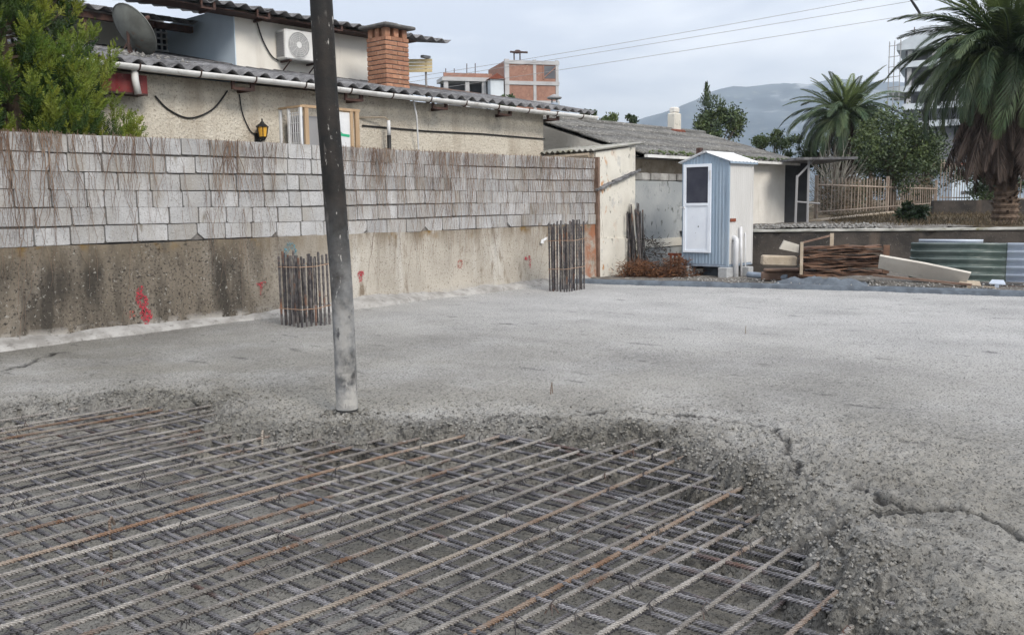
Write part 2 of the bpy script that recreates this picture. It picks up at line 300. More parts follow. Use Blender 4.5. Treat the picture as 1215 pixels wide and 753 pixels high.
def spray_mat(name, col, cov=.5):
    M = mat(name, col, tuple(c*.8 for c in col), 9, rough=.8, coord='World'); t = M.node_tree; nd = t.nodes; b = nd['Principled BSDF']
    g = nd.new('ShaderNodeNewGeometry'); x = nd.new('ShaderNodeTexNoise'); x.inputs['Scale'].default_value = 55; x.inputs['Detail'].default_value = 4
    mr = nd.new('ShaderNodeMapRange'); mr.inputs[1].default_value = cov-.1; mr.inputs[2].default_value = cov+.06; mr.inputs[3].default_value = 1; mr.inputs[4].default_value = 0
    t.links.new(g.outputs['Position'], x.inputs[0]); t.links.new(x.outputs[0], mr.inputs[0]); t.links.new(mr.outputs[0], b.inputs['Alpha']); return M
M_['spray_red'] = spray_mat('red_spray_paint', (.45,.05,.07), .50)
M_['spray_faint'] = spray_mat('faint_red_spray_paint', (.45,.12,.09), .46)
M_['spray_blue'] = spray_mat('faint_blue_spray_paint', (.12,.32,.40), .46)

def ribs(M, period, dark=.5):
    t = M.node_tree; nd = t.nodes; ln = t.links.new; b = nd['Principled BSDF']; src = b.inputs['Base Color'].links[0].from_socket
    g = nd.new('ShaderNodeTexCoord'); wv = nd.new('ShaderNodeTexWave'); wv.wave_type = 'BANDS'; wv.bands_direction = 'DIAGONAL'; wv.inputs['Scale'].default_value = .628/period; wv.inputs['Distortion'].default_value = .6; wv.inputs['Detail'].default_value = 0
    ln(g.outputs['Object'], wv.inputs[0]); mr = nd.new('ShaderNodeMapRange'); mr.inputs[1].default_value = .35; mr.inputs[2].default_value = .75; mr.inputs[3].default_value = dark; mr.inputs[4].default_value = 1.12; ln(wv.outputs['Fac'], mr.inputs[0])
    mu = nd.new('ShaderNodeMix'); mu.data_type = 'RGBA'; mu.blend_type = 'MULTIPLY'; mu.inputs[0].default_value = 1; ln(src, mu.inputs[6]); ln(mr.outputs[0], mu.inputs[7]); ln(mu.outputs[2], b.inputs['Base Color'])
    bn = nd.new('ShaderNodeBump'); bn.inputs['Strength'].default_value = 1; bn.inputs['Distance'].default_value = .006; ln(wv.outputs['Fac'], bn.inputs['Height']); ln(b.inputs['Normal'].links[0].from_socket, bn.inputs['Normal']); ln(bn.outputs[0], b.inputs['Normal'])
ribs(M_['bar_top'], .0155, .68); ribs(M_['bar_rust'], .0155, .68); ribs(M_['bar_low'], .017, .55)

def damp_sheen(M):
    t = M.node_tree; nd = t.nodes; a_ = nd.new('ShaderNodeAttribute'); a_.attribute_name = 'moist'; mr = nd.new('ShaderNodeMapRange'); mr.inputs[3].default_value = .85; mr.inputs[4].default_value = .42
    t.links.new(a_.outputs['Fac'], mr.inputs[0]); t.links.new(mr.outputs[0], nd['Principled BSDF'].inputs['Roughness'])
damp_sheen(M_['slab'])
# ------------------------------------------------------------------ noise for relief
def vnoise(x, y, seed=0):
    xi = np.floor(x).astype(np.int64); yi = np.floor(y).astype(np.int64); fx = x-xi; fy = y-yi
    fx = fx*fx*(3-2*fx); fy = fy*fy*(3-2*fy)
    def h(a, b):
        n = (a*374761393 + b*668265263 + seed*1442695041) & 0x7fffffff
        n = (n ^ (n >> 13)) * 1274126177 & 0x7fffffff
        return ((n ^ (n >> 16)) & 0xffff) / 65535.0
    return (h(xi, yi)*(1-fx)+h(xi+1, yi)*fx)*(1-fy) + (h(xi, yi+1)*(1-fx)+h(xi+1, yi+1)*fx)*fy
def fbm(x, y, sc, octs=4, seed=0):
    s = 0; a = 1; t = 0
    for i in range(octs): s = s + a*(vnoise(x*sc+i*17.3, y*sc-i*9.1, seed+i)-.5); t += a; a *= .55; sc *= 2.05
    return s/t*2
def poly_sd(X, Y, poly):           # signed distance, negative inside
    d = np.full(X.shape, 1e9); ins = np.zeros(X.shape, bool); n = len(poly)
    for i in range(n):
        ax_, ay_ = poly[i]; bx, by = poly[(i+1) % n]; ex, ey = bx-ax_, by-ay_
        t = np.clip(((X-ax_)*ex+(Y-ay_)*ey)/(ex*ex+ey*ey+1e-12), 0, 1)
        d = np.minimum(d, np.hypot(X-ax_-t*ex, Y-ay_-t*ey))
        ins ^= ((ay_ > Y) != (by > Y)) & (X < (bx-ax_)*(Y-ay_)/((by-ay_) if abs(by-ay_) > 1e-9 else 1e-9)+ax_)
    return np.where(ins, -d, d)
def line_d(X, Y, pts):
    d = np.full(X.shape, 1e9)
    for (ax_, ay_), (bx, by) in zip(pts[:-1], pts[1:]):
        ex, ey = bx-ax_, by-ay_; t = np.clip(((X-ax_)*ex+(Y-ay_)*ey)/(ex*ex+ey*ey), 0, 1)
        d = np.minimum(d, np.hypot(X-ax_-t*ex, Y-ay_-t*ey))
    return d
def axis_pts(segs):
    out = []
    for a, b, st in segs: out += list(np.linspace(a, b, max(2, int(round((b-a)/st))), endpoint=False))
    return np.array(out+[segs[-1][1]])

# ------------------------------------------------------------------ the slab: poured concrete round an open bed of reinforcement
BED = [(-7,-2.6), (-2.6,-3.05), (-1.3,-3.45), (-1.02,-3.47), (-.78,-3.64), (-.55,-3.72), (-.34,-3.99), (-.25,-4.19), (-.09,-4.45), (-.53,-5.1), (-.53,-5.31), (-.4,-5.58), (-.34,-5.75), (-.21,-5.92), (-.17,-6.13), (.05,-6.08), (.13,-6.23), (.29,-6.4), (.51,-6.5), (.67,-6.7), (.74,-7.02), (.66,-7.3), (1.01,-7.47), (1.08,-7.63), (1.02,-7.79), (.79,-7.99), (.85,-8.13), (.67,-8.31), (.53,-8.49), (.26,-8.64), (.08,-8.82), (-.03,-8.98), (-.18,-9.16), (-.31,-9.32), (-.52,-9.49), (-.73,-9.62), (-1.0,-10.2), (-1.6,-10.9), (-2.2,-12.6), (-7,-12.6)]
gx = axis_pts([(-7,-3.2,.08), (-3.2,2.2,.0155), (2.2,5,.03), (5,11.9,.055)])
gy = axis_pts([(-13,-10.6,.05), (-10.4,-5.4,.0155), (-5.4,-3,.022), (-3,0,.05)])
X, Y = np.meshgrid(gx, gy); sd = poly_sd(X, Y, BED)
sdw = sd + .13*fbm(X, Y, 3.1, 3, 5) + .09*fbm(X, Y, 11, 3, 6)
LV = -.27
k = np.clip((sdw+.34)/.40, 0, 1); k = k*k*(3-2*k)
Z = LV*(1-k) + .012*fbm(X, Y, .9, 3, 11)*k
rough_a = .040*np.exp(-np.maximum(sdw, 0)/.45)*np.clip((sdw+.34)/.2, 0, 1) + .0035
right_heap = np.exp(-((X-1.25)**2*.8+(Y+8.9)**2*.7)/.9)
rough_a = rough_a + .013*right_heap
Z += rough_a*(1.7*fbm(X, Y, 6, 4, 21) + 1.0*(1-2*np.abs(fbm(X, Y, 15, 3, 31))) - .55 + .8*fbm(X, Y, 34, 2, 33))
Z += .0022*fbm(X, Y, 30, 2, 41)*(k > .5)
crack = np.zeros_like(X)
gl = lambda *P: [tuple(on_z(x, y, 0).xy) for x, y in P]
for pts, dep, wd in ([gl((918,508), (938,530), (948,556), (966,574), (990,582), (1020,578), (1045,592), (1080,600), (1110,604), (1160,612), (1230,640)), .034, .016], [gl((1005,617), (1030,612), (1062,604), (1090,606), (1110,603)), .03, .016], [gl((700,490), (745,486), (800,490), (850,497), (918,508)), .04, .022], [gl((550,500), (600,492), (650,496), (700,490)), .03, .022], [gl((0,440), (30,434), (62,420), (80,418)), .03, .016], [gl((180,464), (210,468), (235,476), (262,478)), .04, .022], [gl((930,660), (965,640), (1005,617)), .04, .022]):
    wob = .06*fbm(X, Y, 6, 4, 51); dl = line_d(X+wob, Y-wob, pts); crack = np.maximum(crack, np.exp(-(dl/(wd*1.7))**2)*(.7+.4*vnoise(X*5, Y*5, 4))*(dep > .02)); Z -= dep*np.exp(-(dl/wd)**2)*(.5+vnoise(X*6, Y*6, 3))
far_sc = np.clip((X-3.5)/2, 0, 1)*np.clip(fbm(X, Y, 1.2, 4, 61)-.25, 0, 1)
Z -= .02*far_sc; Z += .007*fbm(X*3.2, Y*.55, 1.3, 4, 64)*k; Z += .006*fbm(X, Y, 9, 3, 66)*np.clip(fbm(X, Y, .7, 3, 67)+.3, 0, 1)
# no concrete may break through from below into the mat where the bed is open; keep the strip by the wall level
Z = np.where(Y > -.3, Z*.4, Z)
moist = np.where(sdw < 0, np.clip(1+sdw/.22, 0, 1), np.clip(1-sdw/.5, 0, 1))**1.2*np.clip(.72+.8*fbm(X, Y, 3.3, 3, 71), 0, 1) + .8*np.clip(fbm(X, Y, .55, 4, 81)+.12, 0, 1)*np.clip(1.3-X/4.5, 0, 1)
moist += .2*right_heap*np.clip(.5+fbm(X, Y, 2.5, 3, 77), 0, 1)
moist = np.clip(np.maximum(moist, crack*1.15), 0, 1)
ny_, nx_ = X.shape; idx = np.arange(ny_*nx_).reshape(ny_, nx_)
Fq = np.stack([idx[:-1,:-1], idx[:-1,1:], idx[1:,1:], idx[1:,:-1]], -1).reshape(-1, 4)
sl_me = np_mesh('concrete_slab', np.stack([X, Y, Z], -1).reshape(-1, 3), Fq, M_['slab'], True)
ac_ = sl_me.attributes.new('crack', 'FLOAT', 'POINT'); ac_.data.foreach_set('value', np.clip(crack*1.3-.25, 0, 1).ravel().astype(np.float32))
at_ = sl_me.attributes.new('moist', 'FLOAT', 'POINT'); at_.data.foreach_set('value', moist.ravel().astype(np.float32))
slab = tag(link('concrete_slab', sl_me), 'freshly poured grey concrete slab, rough towards the open reinforcement', kind='structure')
slab_h = lambda x, y: float(Z[np.abs(gy-y).argmin(), np.abs(gx-x).argmin()])

g = MB(); g.quad((-6000,-6000,-.42), (6000,-6000,-.42), (6000,6000,-.42), (-6000,6000,-.42))
tag(g.build('ground', M_['ground']), kind='structure')

# loose aggregate and crumbs of concrete at the rough edge
def crumbs(n, fn, smin, smax):
    V = []; F = []
    base = np.array([(1,0,0),(-1,0,0),(0,1,0),(0,-1,0),(0,0,1),(0,0,-1)], float)
    tri = np.array([(0,2,4),(2,1,4),(1,3,4),(3,0,4),(2,0,5),(1,2,5),(3,1,5),(0,3,5)])
    for i in range(n):
        x, y, z = fn(); s = R(smin, smax)
        v = base*np.array([s*R(.7,1.3), s*R(.7,1.3), s*R(.5,1)])*rng.uniform(.75, 1.25, (6, 1)); a = R(0, 6.28)
        c, q = math.cos(a), math.sin(a); v = v @ np.array([[c,-q,0],[q,c,0],[0,0,1]]) + (x, y, z); F.append(tri+len(V)*6); V.append(v)
    return np.concatenate(V), np.concatenate(F)
cand = np.argwhere((sdw > -.22) & (sdw < 1.0) & (X > -2.6) & (X < 2.6) & (Y < -3))
pr = np.exp(-np.abs(sdw[cand[:,0], cand[:,1]]+.02)/.22); pr /= pr.sum()
pick = cand[rng.choice(len(cand), 9000, p=pr)]; it = iter(pick)
def fcr():
    j, i = next(it); return X[j, i]+R(-.01, .01), Y[j, i]+R(-.01, .01), Z[j, i]+R(-.002, .006)
V, F = crumbs(9000, fcr, .004, .015)
cm = np_mesh('loose_aggregate', V, F, M_['slab']); a2 = cm.attributes.new('moist', 'FLOAT', 'POINT'); a2.data.foreach_set('value', np.repeat(rng.uniform(0, .6, len(V)//6)**1.5, 6).astype(np.float32))
tag(link('loose_aggregate', cm), 'loose grey aggregate crumbs scattered at the rough edge of the pour', 'aggregate', kind='stuff')

# ------------------------------------------------------------------ reinforcement mat
mat_t = thing('reinforcement_mat', 'large tied steel reinforcing bar grid lying in the unpoured foreground', 'rebar mat', (-2, -7, -.27))
MO = Vector((-2, -7, -.27))
def ribbed(a, b, r, pitch, sides=6, bow=.012):
    a = Vector(a); b = Vector(b); Ln = (b-a).length; n = max(8, int(Ln/pitch)); t = (b-a).normalized()
    u = t.orthogonal().normalized(); v = t.cross(u); ts = np.linspace(0, 1, n+1)
    ph = R(0, 6); c = np.array(a)[None]*(1-ts[:, None]) + np.array(b)[None]*ts[:, None]
    c = c + np.outer(np.sin(ts*Ln*1.3+ph)*bow, np.array(u)) + np.outer(np.sin(ts*Ln*.9+ph*2)*bow*1.2, np.array(v))
    an = np.arange(sides)*2*math.pi/sides
    rr = np.where(np.arange(n+1) % 2 == 0, r*.78, r*1.1)[:, None]*(1+.0*an)[None]
    ring = np.cos(an)[None, :, None]*np.array(u)[None, None] + np.sin(an)[None, :, None]*np.array(v)[None, None]
    skew = (np.cos(an+.6)*pitch*.45)[None, :, None]*np.array(t)[None, None]      # ribs run slanted
    V = (c[:, None] + ring*rr[..., None] + skew).reshape(-1, 3) - np.array(MO)
    i = np.arange(n)[:, None]*sides; q = np.arange(sides)[None]; q2 = (q+1) % sides
    F = np.stack([i+q, i+q2, i+sides+q2, i+sides+q], -1).reshape(-1, 4)
    return V, F
def bar(name, a, b, r, pitch, m, sides=6, bow=.010):
    V, F = ribbed(a, b, r, pitch, sides, bow); return link(name, np_mesh(name, V, F, m, False), mat_t)
# rows of long bars: y at the near end; slight fan as in the place
rows = [-2.72,-2.95,-3.2,-3.42,-3.61,-3.84,-4.02,-4.15,-4.32,-4.5,-4.68,-4.84,-4.98,-5.16,-5.32,-5.51,-5.69,-5.84,-6.02,-6.17,-6.35,-6.52,-6.67,-6.85,-7.0,-7.18,-7.33,-7.46,-7.62,-7.77,-7.94,-8.1,-8.24,-8.42,-8.48,-8.59,-8.72,-8.88,-9.05,-9.21,-9.37,-9.53,-9.7,-9.87,-10.04,-10.2,-10.37]
for i, y in enumerate(rows):
    e = (.02 if y < -8.3 else -.0) + R(-.025, .025); x1 = 1.75 if y < -4.4 else .6
    if y > -3.5: x1 = -1.0
    m = M_['bar_rust'] if (random.random() < .10 or i in (6, 7, 21)) else M_['bar_top']
    zc = -.038+R(-.004, .004)
    bar('long_bar', (-5.2+R(-.1, .1), y-e, zc), (x1+R(-.2, .1), y+e*.6, zc-R(0, .012)), R(.0105, .0118), .0125, m)
xx = -4.6
while xx < 1.75:
    for q in range(2 if random.random() < .8 else 1):
        xb = xx + q*R(.035, .055); sk = R(-.02, .02)
        bar('cross_bar', (xb+sk, -10.6, -.059+R(-.003, .003)), (xb-sk, -2.75 if xx < -.4 else -5.2, -.060), R(.0098, .0112), .0145, M_['bar_low'], 6)
    xx += R(.17, .215)
xx = -4.5
while xx < 1.6:
    bar('bottom_bar', (xx+R(-.02, .02), -10.6, -.215), (xx+R(-.02, .02), -3.0 if xx < -.4 else -5.4, -.215), .009, .02, M_['bar_low'], 5); xx += .2
yy = -10.5
while yy < -3.2:
    bar('bottom_bar', (-5, yy+R(-.02, .02), -.196), (1.3 if yy < -4.6 else .3, yy+R(-.02, .02), -.196), .009, .02, M_['bar_low'], 5); yy += .2
# spacer chairs: short bent rods that stick up
for (x, y, h) in [(on_z(130,635,-.05).x, on_z(130,635,-.05).y, 0.03), (on_z(311,530,-.05).x, on_z(311,530,-.05).y, .05)]:
    b = MB(); P0 = Vector((x, y, 0))-MO
    b.tube([P0+Vector((0,0,-.25)), P0+Vector((.004,0,h-.01)), P0+Vector((.02,.015,h)), P0+Vector((.05,.05,h-.05))], .007, 6); b.build('spacer_rod', M_['bar_rust'], mat_t)
tv = MB()
for i in range(330):
    x = R(-3.6, 1.2); y = random.choice(rows)+R(-.01, .01)-0; p = Vector((x, y, -.045))-MO
    if poly_sd(np.array([[x]]), np.array([[y]]), BED)[0, 0] > -.1: continue
    for sg in (-1, 1): tv.tube([p+Vector((-.018*sg,-.018,-.02)), p+Vector((0,0,.021)), p+Vector((.018*sg,.018,-.02))], .0022, 4, False)
    tv.tube([p+Vector((0,0,.02)), p+Vector((.012,-.01,.036)), p+Vector((.02,-.02,.026))], .0022, 4, False)
tag(tv.build('tie_wires', M_['cage'], mat_t), kind='stuff')
# small loops of wire left standing in the finished slab
for (px, py, lab) in [(655,467,'small bent wire loop sticking out of the middle of the slab'), (885,396,'small bent wire loop sticking out of the slab near the cabin')]:
    p = on_z(px, py, 0); b = MB(); b.tube([(-.02,0,-.03), (-.012,0,.055), (0,0,.09), (.014,.01,.05), (.022,.01,-.03)], .004, 5)
    o = b.build('wire_loop', M_['bar_rust']); o.location = p; tag(o, lab, 'wire', 'wire loops in the slab')

# ------------------------------------------------------------------ long boundary wall: old concrete below, grey blocks above
WZ = 1.07; CH = .2095; BL = .395
wall = thing('block_wall', 'long boundary wall with grey concrete blocks on a stained old concrete base', 'wall', (4, 0, 0)); WO = Vector((4, 0, 0))
b = MB(); nxw, nzw = 150, 16; xs = np.linspace(-7, 10.97, nxw); zs = np.linspace(-.3, WZ, nzw); vs = []; 
for j, z in enumerate(zs):
    for i, x in enumerate(xs):
        y = .035*float(fbm(np.array(x), np.array(z), 1.1, 3, 91)) + (.0 if z > .3 else -(.3-z)*.03)
        vs.append((x-4, y, z if j < nzw-1 else WZ+.018*float(fbm(np.array(x), np.array(0.), 2.3, 3, 95))))
fs = [(j*nxw+i, j*nxw+i+1, j*nxw+nxw+i+1, j*nxw+nxw+i) for j in range(nzw-1) for i in range(nxw-1)]
n0 = len(vs); vs += [(-11, .26, WZ), (6.97, .26, WZ), (6.97, .26, -.3), (-11, .26, -.3)]
b.add(vs, fs); b.add([vs[(nzw-1)*nxw], vs[(nzw-1)*nxw+nxw-1], vs[n0+1], vs[n0]], [(0,1,2,3)]); b.add([vs[nxw-1], vs[n0+2], vs[n0+1], vs[(nzw-1)*nxw+nxw-1]], [(0,1,2,3)]); b.add(vs[n0:n0+4], [(0,1,2,3)])
b.build('concrete_base', M_['oldwall'], wall, True)
b = MB(); b.box((-7-4, .028, WZ-.01), (10.94-4, .20, WZ+6*CH-.01)); b.build('mortar_core', M_['mortar'], wall)
# block variants: slightly chipped boxes
def block_mesh(lx, broken=None):
    b = MB(); c = .012; x0, x1 = -lx/2, lx/2; z1 = CH-.013; prof = []
    ch = lambda: R(.004, .02)
    pts = [(x0+ch(), 0), (x1-ch(), 0), (x1, ch()), (x1, z1-ch()), (x1-ch(), z1), (x0+ch(), z1), (x0, z1-ch()), (x0, ch())]
    if broken == 'l': pts[0] = (x0+.09, .0); pts[7] = (x0, .075)
    if broken == 'r': pts[1] = (x1-.09, 0); pts[2] = (x1, .07)
    n = len(pts); cx, cz = 0, z1/2
    fr = [(cx+(x-cx)*.994, R(-.003, .003), cz+(z-cz)*.985) for x, z in pts]; md = [(x, .007, z) for x, z in pts]; bk = [(x, .2, z) for x, z in pts]
    b.add(fr+md+bk, [tuple(range(n)), tuple(range(3*n-1, 2*n-1, -1))] + [(i, n+i, n+(i+1) % n, (i+1) % n) for i in range(n)] + [(n+i, 2*n+i, 2*n+(i+1) % n, n+(i+1) % n) for i in range(n)])
    return b.mesh('block', M_['block'])
FULL = [block_mesh(BL-.017) for _ in range(7)]; HALF = [block_mesh(BL/2-.012) for _ in range(4)]; BR = [block_mesh(BL-.013, 'l'), block_mesh(BL-.013, 'r')]
for c in range(6):
    x = -2.9 - (.2 if c % 2 else 0) + R(-.03, .03)
    while x < 10.9:
        lx = BL; me = random.choice(FULL)
        if c == 0 and random.random() < .3: me = random.choice(BR)
        if x+BL > 10.97: lx = 10.97-x; me = random.choice(HALF)
        elif random.random() < .09: lx = BL/2; me = random.choice(HALF)
        if lx < .08: break
        o = link('block', me, wall); o.location = (x+lx/2-4, R(-.006, .006), WZ+c*CH+.006+R(-.003, .003)+.012*math.sin(x*.9+c)); o.rotation_euler = (R(-.004, .004), R(-.010, .010), R(-.012, .012))
        if lx not in (BL, BL/2): o.scale.x = lx/(BL/2)
        x += lx
# grout strip along the foot of the wall
b = MB(); V = []; n = 160
for i, x in enumerate(np.linspace(-7, 10.6, n)):
    wv = .16+.10*float(fbm(np.array(x), np.array(0.), .8, 3, 101)) + (.2*max(0, min(1, (.9-x)/1.6))) + .16*math.exp(-((x-5.0)/.9)**2)
    h = .055+.05*float(fbm(np.array(x), np.array(3.), 1.3, 3, 103)) + .09*math.exp(-((x-5.3)/.55)**2)
    V += [(x-1.8, -wv, -.03), (x-1.8, -wv+.03, h*.35+.01), (x-1.8, -wv*.45+R(-.01, .01), h*.8+.015+R(-.008, .008)), (x-1.8, .0, h+.04+R(-.01, .01)), (x-1.8, .05, h+.05)]
b.add(V, [(i*5+j, i*5+5+j, i*5+6+j, i*5+j+1) for i in range(n-1) for j in range(4)])
o = b.build('grout_strip', M_['kerb'], None, True); o.location = (1.8, 0, 0); tag(o, 'pale crumbly grout strip along the foot of the long wall', 'grout')
# spray marks on the wall
def mark(cx, cz, strokes, m, wd=.03, label=None):
    b = MB()
    for st in strokes:
        for (a, c) in zip(st[:-1], st[1:]):
            d = Vector((c[0]-a[0], 0, c[1]-a[1])); Ln = d.length or 1e-3; d /= Ln; nn = Vector((-d.z, 0, d.x))*wd*R(.8, 1.25)
            A = Vector((cx+a[0]-4, 0, cz+a[1]))-d*wd*.5; B = Vector((cx+c[0]-4, 0, cz+c[1]))+d*wd*.5
            y = lambda p: min(0.035*float(fbm(np.array(p.x+4), np.array(p.z), 1.1, 3, 91)), 9) - .012 - len(b.v)*2e-5
            q = []
            for p in (A-nn, B-nn, B+nn, A+nn): q.append((p.x, y(p) - (.0 if p.z > .3 else (.3-p.z)*.03), p.z))
            b.quad(*q)
    o = b.build('spray_mark', m, wall)
    if label: o['label'] = label
def circ(x, z, r, n=9, a0=0, a1=6.3): return [(x+r*math.cos(a0+(a1-a0)*i/n), z+r*1.25*math.sin(a0+(a1-a0)*i/n)) for i in range(n+1)]
p = on_y(168, 352, 0); mark(p.x, p.z, [circ(0,-.05,.05), [(-.05,-.03), (-.03,.08), (.01,.11)], [(-.03,-.18), (.03,-.28), (.02,-.4)], circ(.03,-.22,.05), [(0,-.1), (.02,-.2)]], M_['spray_red'], .028, 'red sprayed figure six with a drip')
p = on_y(155, 372, 0); mark(p.x, p.z, [[(-.05,0), (.03,.03)], [(-.03,-.04), (.04,-.02)]], M_['spray_faint'], .022)
p = on_y(197, 386, 0); mark(p.x, p.z, [[(-.05,.02), (.06,.02)], [(.05,.02), (.02,-.05)], [(-.04,-.02), (.02,-.04)]], M_['spray_red'], .016)
p = on_y(309, 340, 0); mark(p.x, p.z, [[(-.06,.03), (.06,.05)], [(0,.04), (-.01,-.1)]], M_['spray_red'], .02)
p = on_y(427, 326, 0); mark(p.x, p.z, [[(-.04,.01), (.05,.02)], [(-.03,.03), (.05,.035)], [(0,0), (0,-.09)]], M_['spray_red'], .026)
p = on_y(546, 313, 0); mark(p.x, p.z, [circ(0,0,.05), [(.05,.05), (-.05,-.06)]], M_['spray_faint'], .018)
p = on_y(628, 308, 0); mark(p.x, p.z, [[(-.1,.03), (.05,-.02)], [(.02,.06), (.03,-.14)]], M_['spray_red'], .03)
p = on_y(344, 298, 0); mark(p.x, p.z, [circ(0,0,.09), [(-.08,-.02), (.0,.07), (.06,.02)]], M_['spray_blue'], .02, 'faint blue sprayed ring')
p = on_y(333, 370, 0); mark(p.x, p.z, [circ(0,0,.04)], M_['spray_faint'], .02)
# little white scrap of paper caught beside the far cage
p = on_y(645, 285, -.02); b = MB(); b.poly([(-.09,0,-.05), (-.02,-.015,-.06), (-.01,0,-.02), (.07,-.02,.02), (.09,-.01,.06), (.0,0,.03), (-.07,0,.01)], (0,-.006,0))
o = b.build('paper_scrap', M_['whitepaint']); o.location = p; tag(o, 'small crumpled white scrap stuck on the wall beside the far rebar cage', 'scrap')

# dry creeper hanging over the wall
V = []; F = []
def strand(x, z0, ln, r, y0=-.03):
    global V, F
    n = max(4, int(ln/.07)); px = x; dx = R(-.3, .3); o = len(V)*3
    wig = R(.01, .035); ph = R(0, 6); off = R(-.012, .004)
    for i in range(n+1):
        f = i/n; z = z0-ln*f; px += dx*ln/n + R(-.02, .02); yy = y0+off+wig*.4*math.sin(f*6+ph) - (.02 if z > WZ else 0)
        rr = r*(1-.6*f); V.append(np.array([(px-rr, yy, z), (px+rr, yy, z), (px, yy-rr*1.3, z)]))
        if i < n: k_ = o+i*3; F += [(k_, k_+1, k_+4, k_+3), (k_+1, k_+2, k_+5, k_+4), (k_+2, k_, k_+3, k_+5)]
ZT = WZ+6*CH
for i in range(1250):
    if random.random() < .62: x = R(4.6, 10.9)**1 if random.random() < .75 else R(-2.5, 10.9)
    else: x = random.choice([.15,.2,.62,.66,1.1,1.55,2.0,2.75,3.1,3.3,3.6,5.4,6.3,7.2,8.0,8.8,9.6]) + random.gauss(0, .2)
    ln = min(1.7, random.expovariate(1/.55)+.12); z0 = ZT+R(-.01, .015)
    if random.random() < .35: z0 = ZT-R(0, .9)
    strand(x, z0, ln, R(.0014, .0036))
for cx, n, l0 in ((.18, 7, 1.2), (.62, 7, 1.1), (.2, 2, 1.6), (2.85, 10, .9), (1.6, 9, .7), (5.5, 10, .9), (6.9, 9, .8)):
    for i in range(n): strand(cx+random.gauss(0, .11), ZT+R(-.02, .02), l0*R(.5, 1.1), R(.003, .008))
for i in range(90):       # runners across the top
    x = R(-2, 10.8); strand(x, ZT+R(.0, .06), R(.1, .35), R(.002, .0035), -.0)
cre = np_mesh('dry_creeper', np.concatenate(V), np.array(F), M_['twig'])
tag(link('dry_creeper', cre), 'dry brown leafless creeper stems hanging down the grey block wall', 'creeper', kind='stuff')

# ------------------------------------------------------------------ column cages
def cage(x0, x1, y0, y1, h, nx, ny, ties, label):
    t = thing('rebar_cage', label, 'rebar cage', ((x0+x1)/2, (y0+y1)/2, 0), 0, 'column starter cages'); hx, hy = (x1-x0)/2, (y1-y0)/2
    spots = [(-hx+2*hx*i/(nx-1), -hy) for i in range(nx)] + [(-hx+2*hx*i/(nx-1), hy) for i in range(nx)] + [(-hx, -hy+2*hy*i/(ny-1)) for i in range(1, ny-1)] + [(hx, -hy+2*hy*i/(ny-1)) for i in range(1, ny-1)]
    for (x, y) in spots:
        b = MB(); hh = h*R(.93, 1.03); lx, ly = R(-.015, .015), R(-.015, .015); n = int(hh/.03)
        b.tube([(x+lx*i/n, y+ly*i/n, -.05+(hh+.05)*i/n) for i in range(n+1)], [.0], 6, True, [.0165 if i % 2 else .0135 for i in range(n+1)])
        b.build('upright_bar', M_['cage'], t)
    for z in ties:
        b = MB(); e = .017; q = R(-.015, .015)
        b.tube([(-hx-e, -hy-e, z), (0, -hy-e*1.3, z+q), (hx+e, -hy-e, z+.02), (hx+e, hy+e, z+.01), (-hx-e, hy+e, z-.01), (-hx-e, -hy-e, z)], .0055, 5); b.build('stirrup', M_['tie'], t)
cage(3.0, 3.42, -1.3, -.88, .90, 7, 6, (.22, .74), 'shorter square cage of upright rusty bars beside the hanging hose')
cage(8.46, 9.02, -1.15, -.84, 1.17, 9, 5, (.38, .86), 'taller cage of upright rusty bars near the far end of the wall')

# ------------------------------------------------------------------ concrete pump hose
p0 = on_z(412, 487, .03); p1 = at(396, 220, 6.44); p2 = at(381, 0, 6.44); p3 = p2 + (p2-p1)*2.2 + Vector((.12, .1, 0))
hose = thing('pump_hose', 'black rubber concrete pump hose, cement splashed, hanging down onto the slab', 'hose', (p0.x, p0.y, 0)); HO = Vector((p0.x, p0.y, 0))
ctrl = [p0, p0.lerp(p1, .5)+RIGHT*.012, p1, p1.lerp(p2, .5)-RIGHT*.006, p2, p2.lerp(p3, .5), p3]; pts = []
for i in range(len(ctrl)-1):
    a, q = ctrl[i], ctrl[i+1]; am = ctrl[i-1] if i else a; qn = ctrl[i+2] if i+2 < len(ctrl) else q
    for s in range(14):
        t = s/14; pts.append(.5*((2*a)+(q-am)*t+(2*am-5*a+4*q-qn)*t*t+(3*a-am-3*q+qn)*t*t*t)-HO)
b = MB(); b.tube(pts, .076, 24, False, [.076*(1+.006*math.sin(i*2.1)) for i in range(len(pts))]); b.build('hose_body', M_['hose'], hose, True)
b = MB(); b.tube([pts[0], pts[0]+Vector((0,0,.012)), pts[0]+Vector((0,0,.016))], .0785, 24, False, [.075,.0795,.077]); b.tube([pts[0]+Vector((0,0,.001)), pts[0]+Vector((0,0,.03))], .064, 24, False)
n = 24; b.add([], []); b.build('end_rim', M_['black'], hose, True)
b = MB(); b.tube([Vector((0,0,-.02)), Vector((.005,.0,.06))], .06, 14, True, [.066, .05]); b.build('concrete_plug', M_['lean'], hose, True)
V_, F_ = crumbs(150, lambda: (lambda a, r: (math.cos(a)*r, math.sin(a)*r, .012-.05*max(0, r-.08)+R(-.004,.008)))(R(0,6.28), .03+abs(random.gauss(0,.075))), .008, .03); cmm = np_mesh('spilled_lumps', V_, F_, M_['slab']); a3 = cmm.attributes.new('moist', 'FLOAT', 'POINT'); a3.data.foreach_set('value', np.repeat(rng.uniform(.2, .95, len(V_)//6), 6).astype(np.float32)); tag(link('spilled_lumps', cmm, hose), kind='stuff')

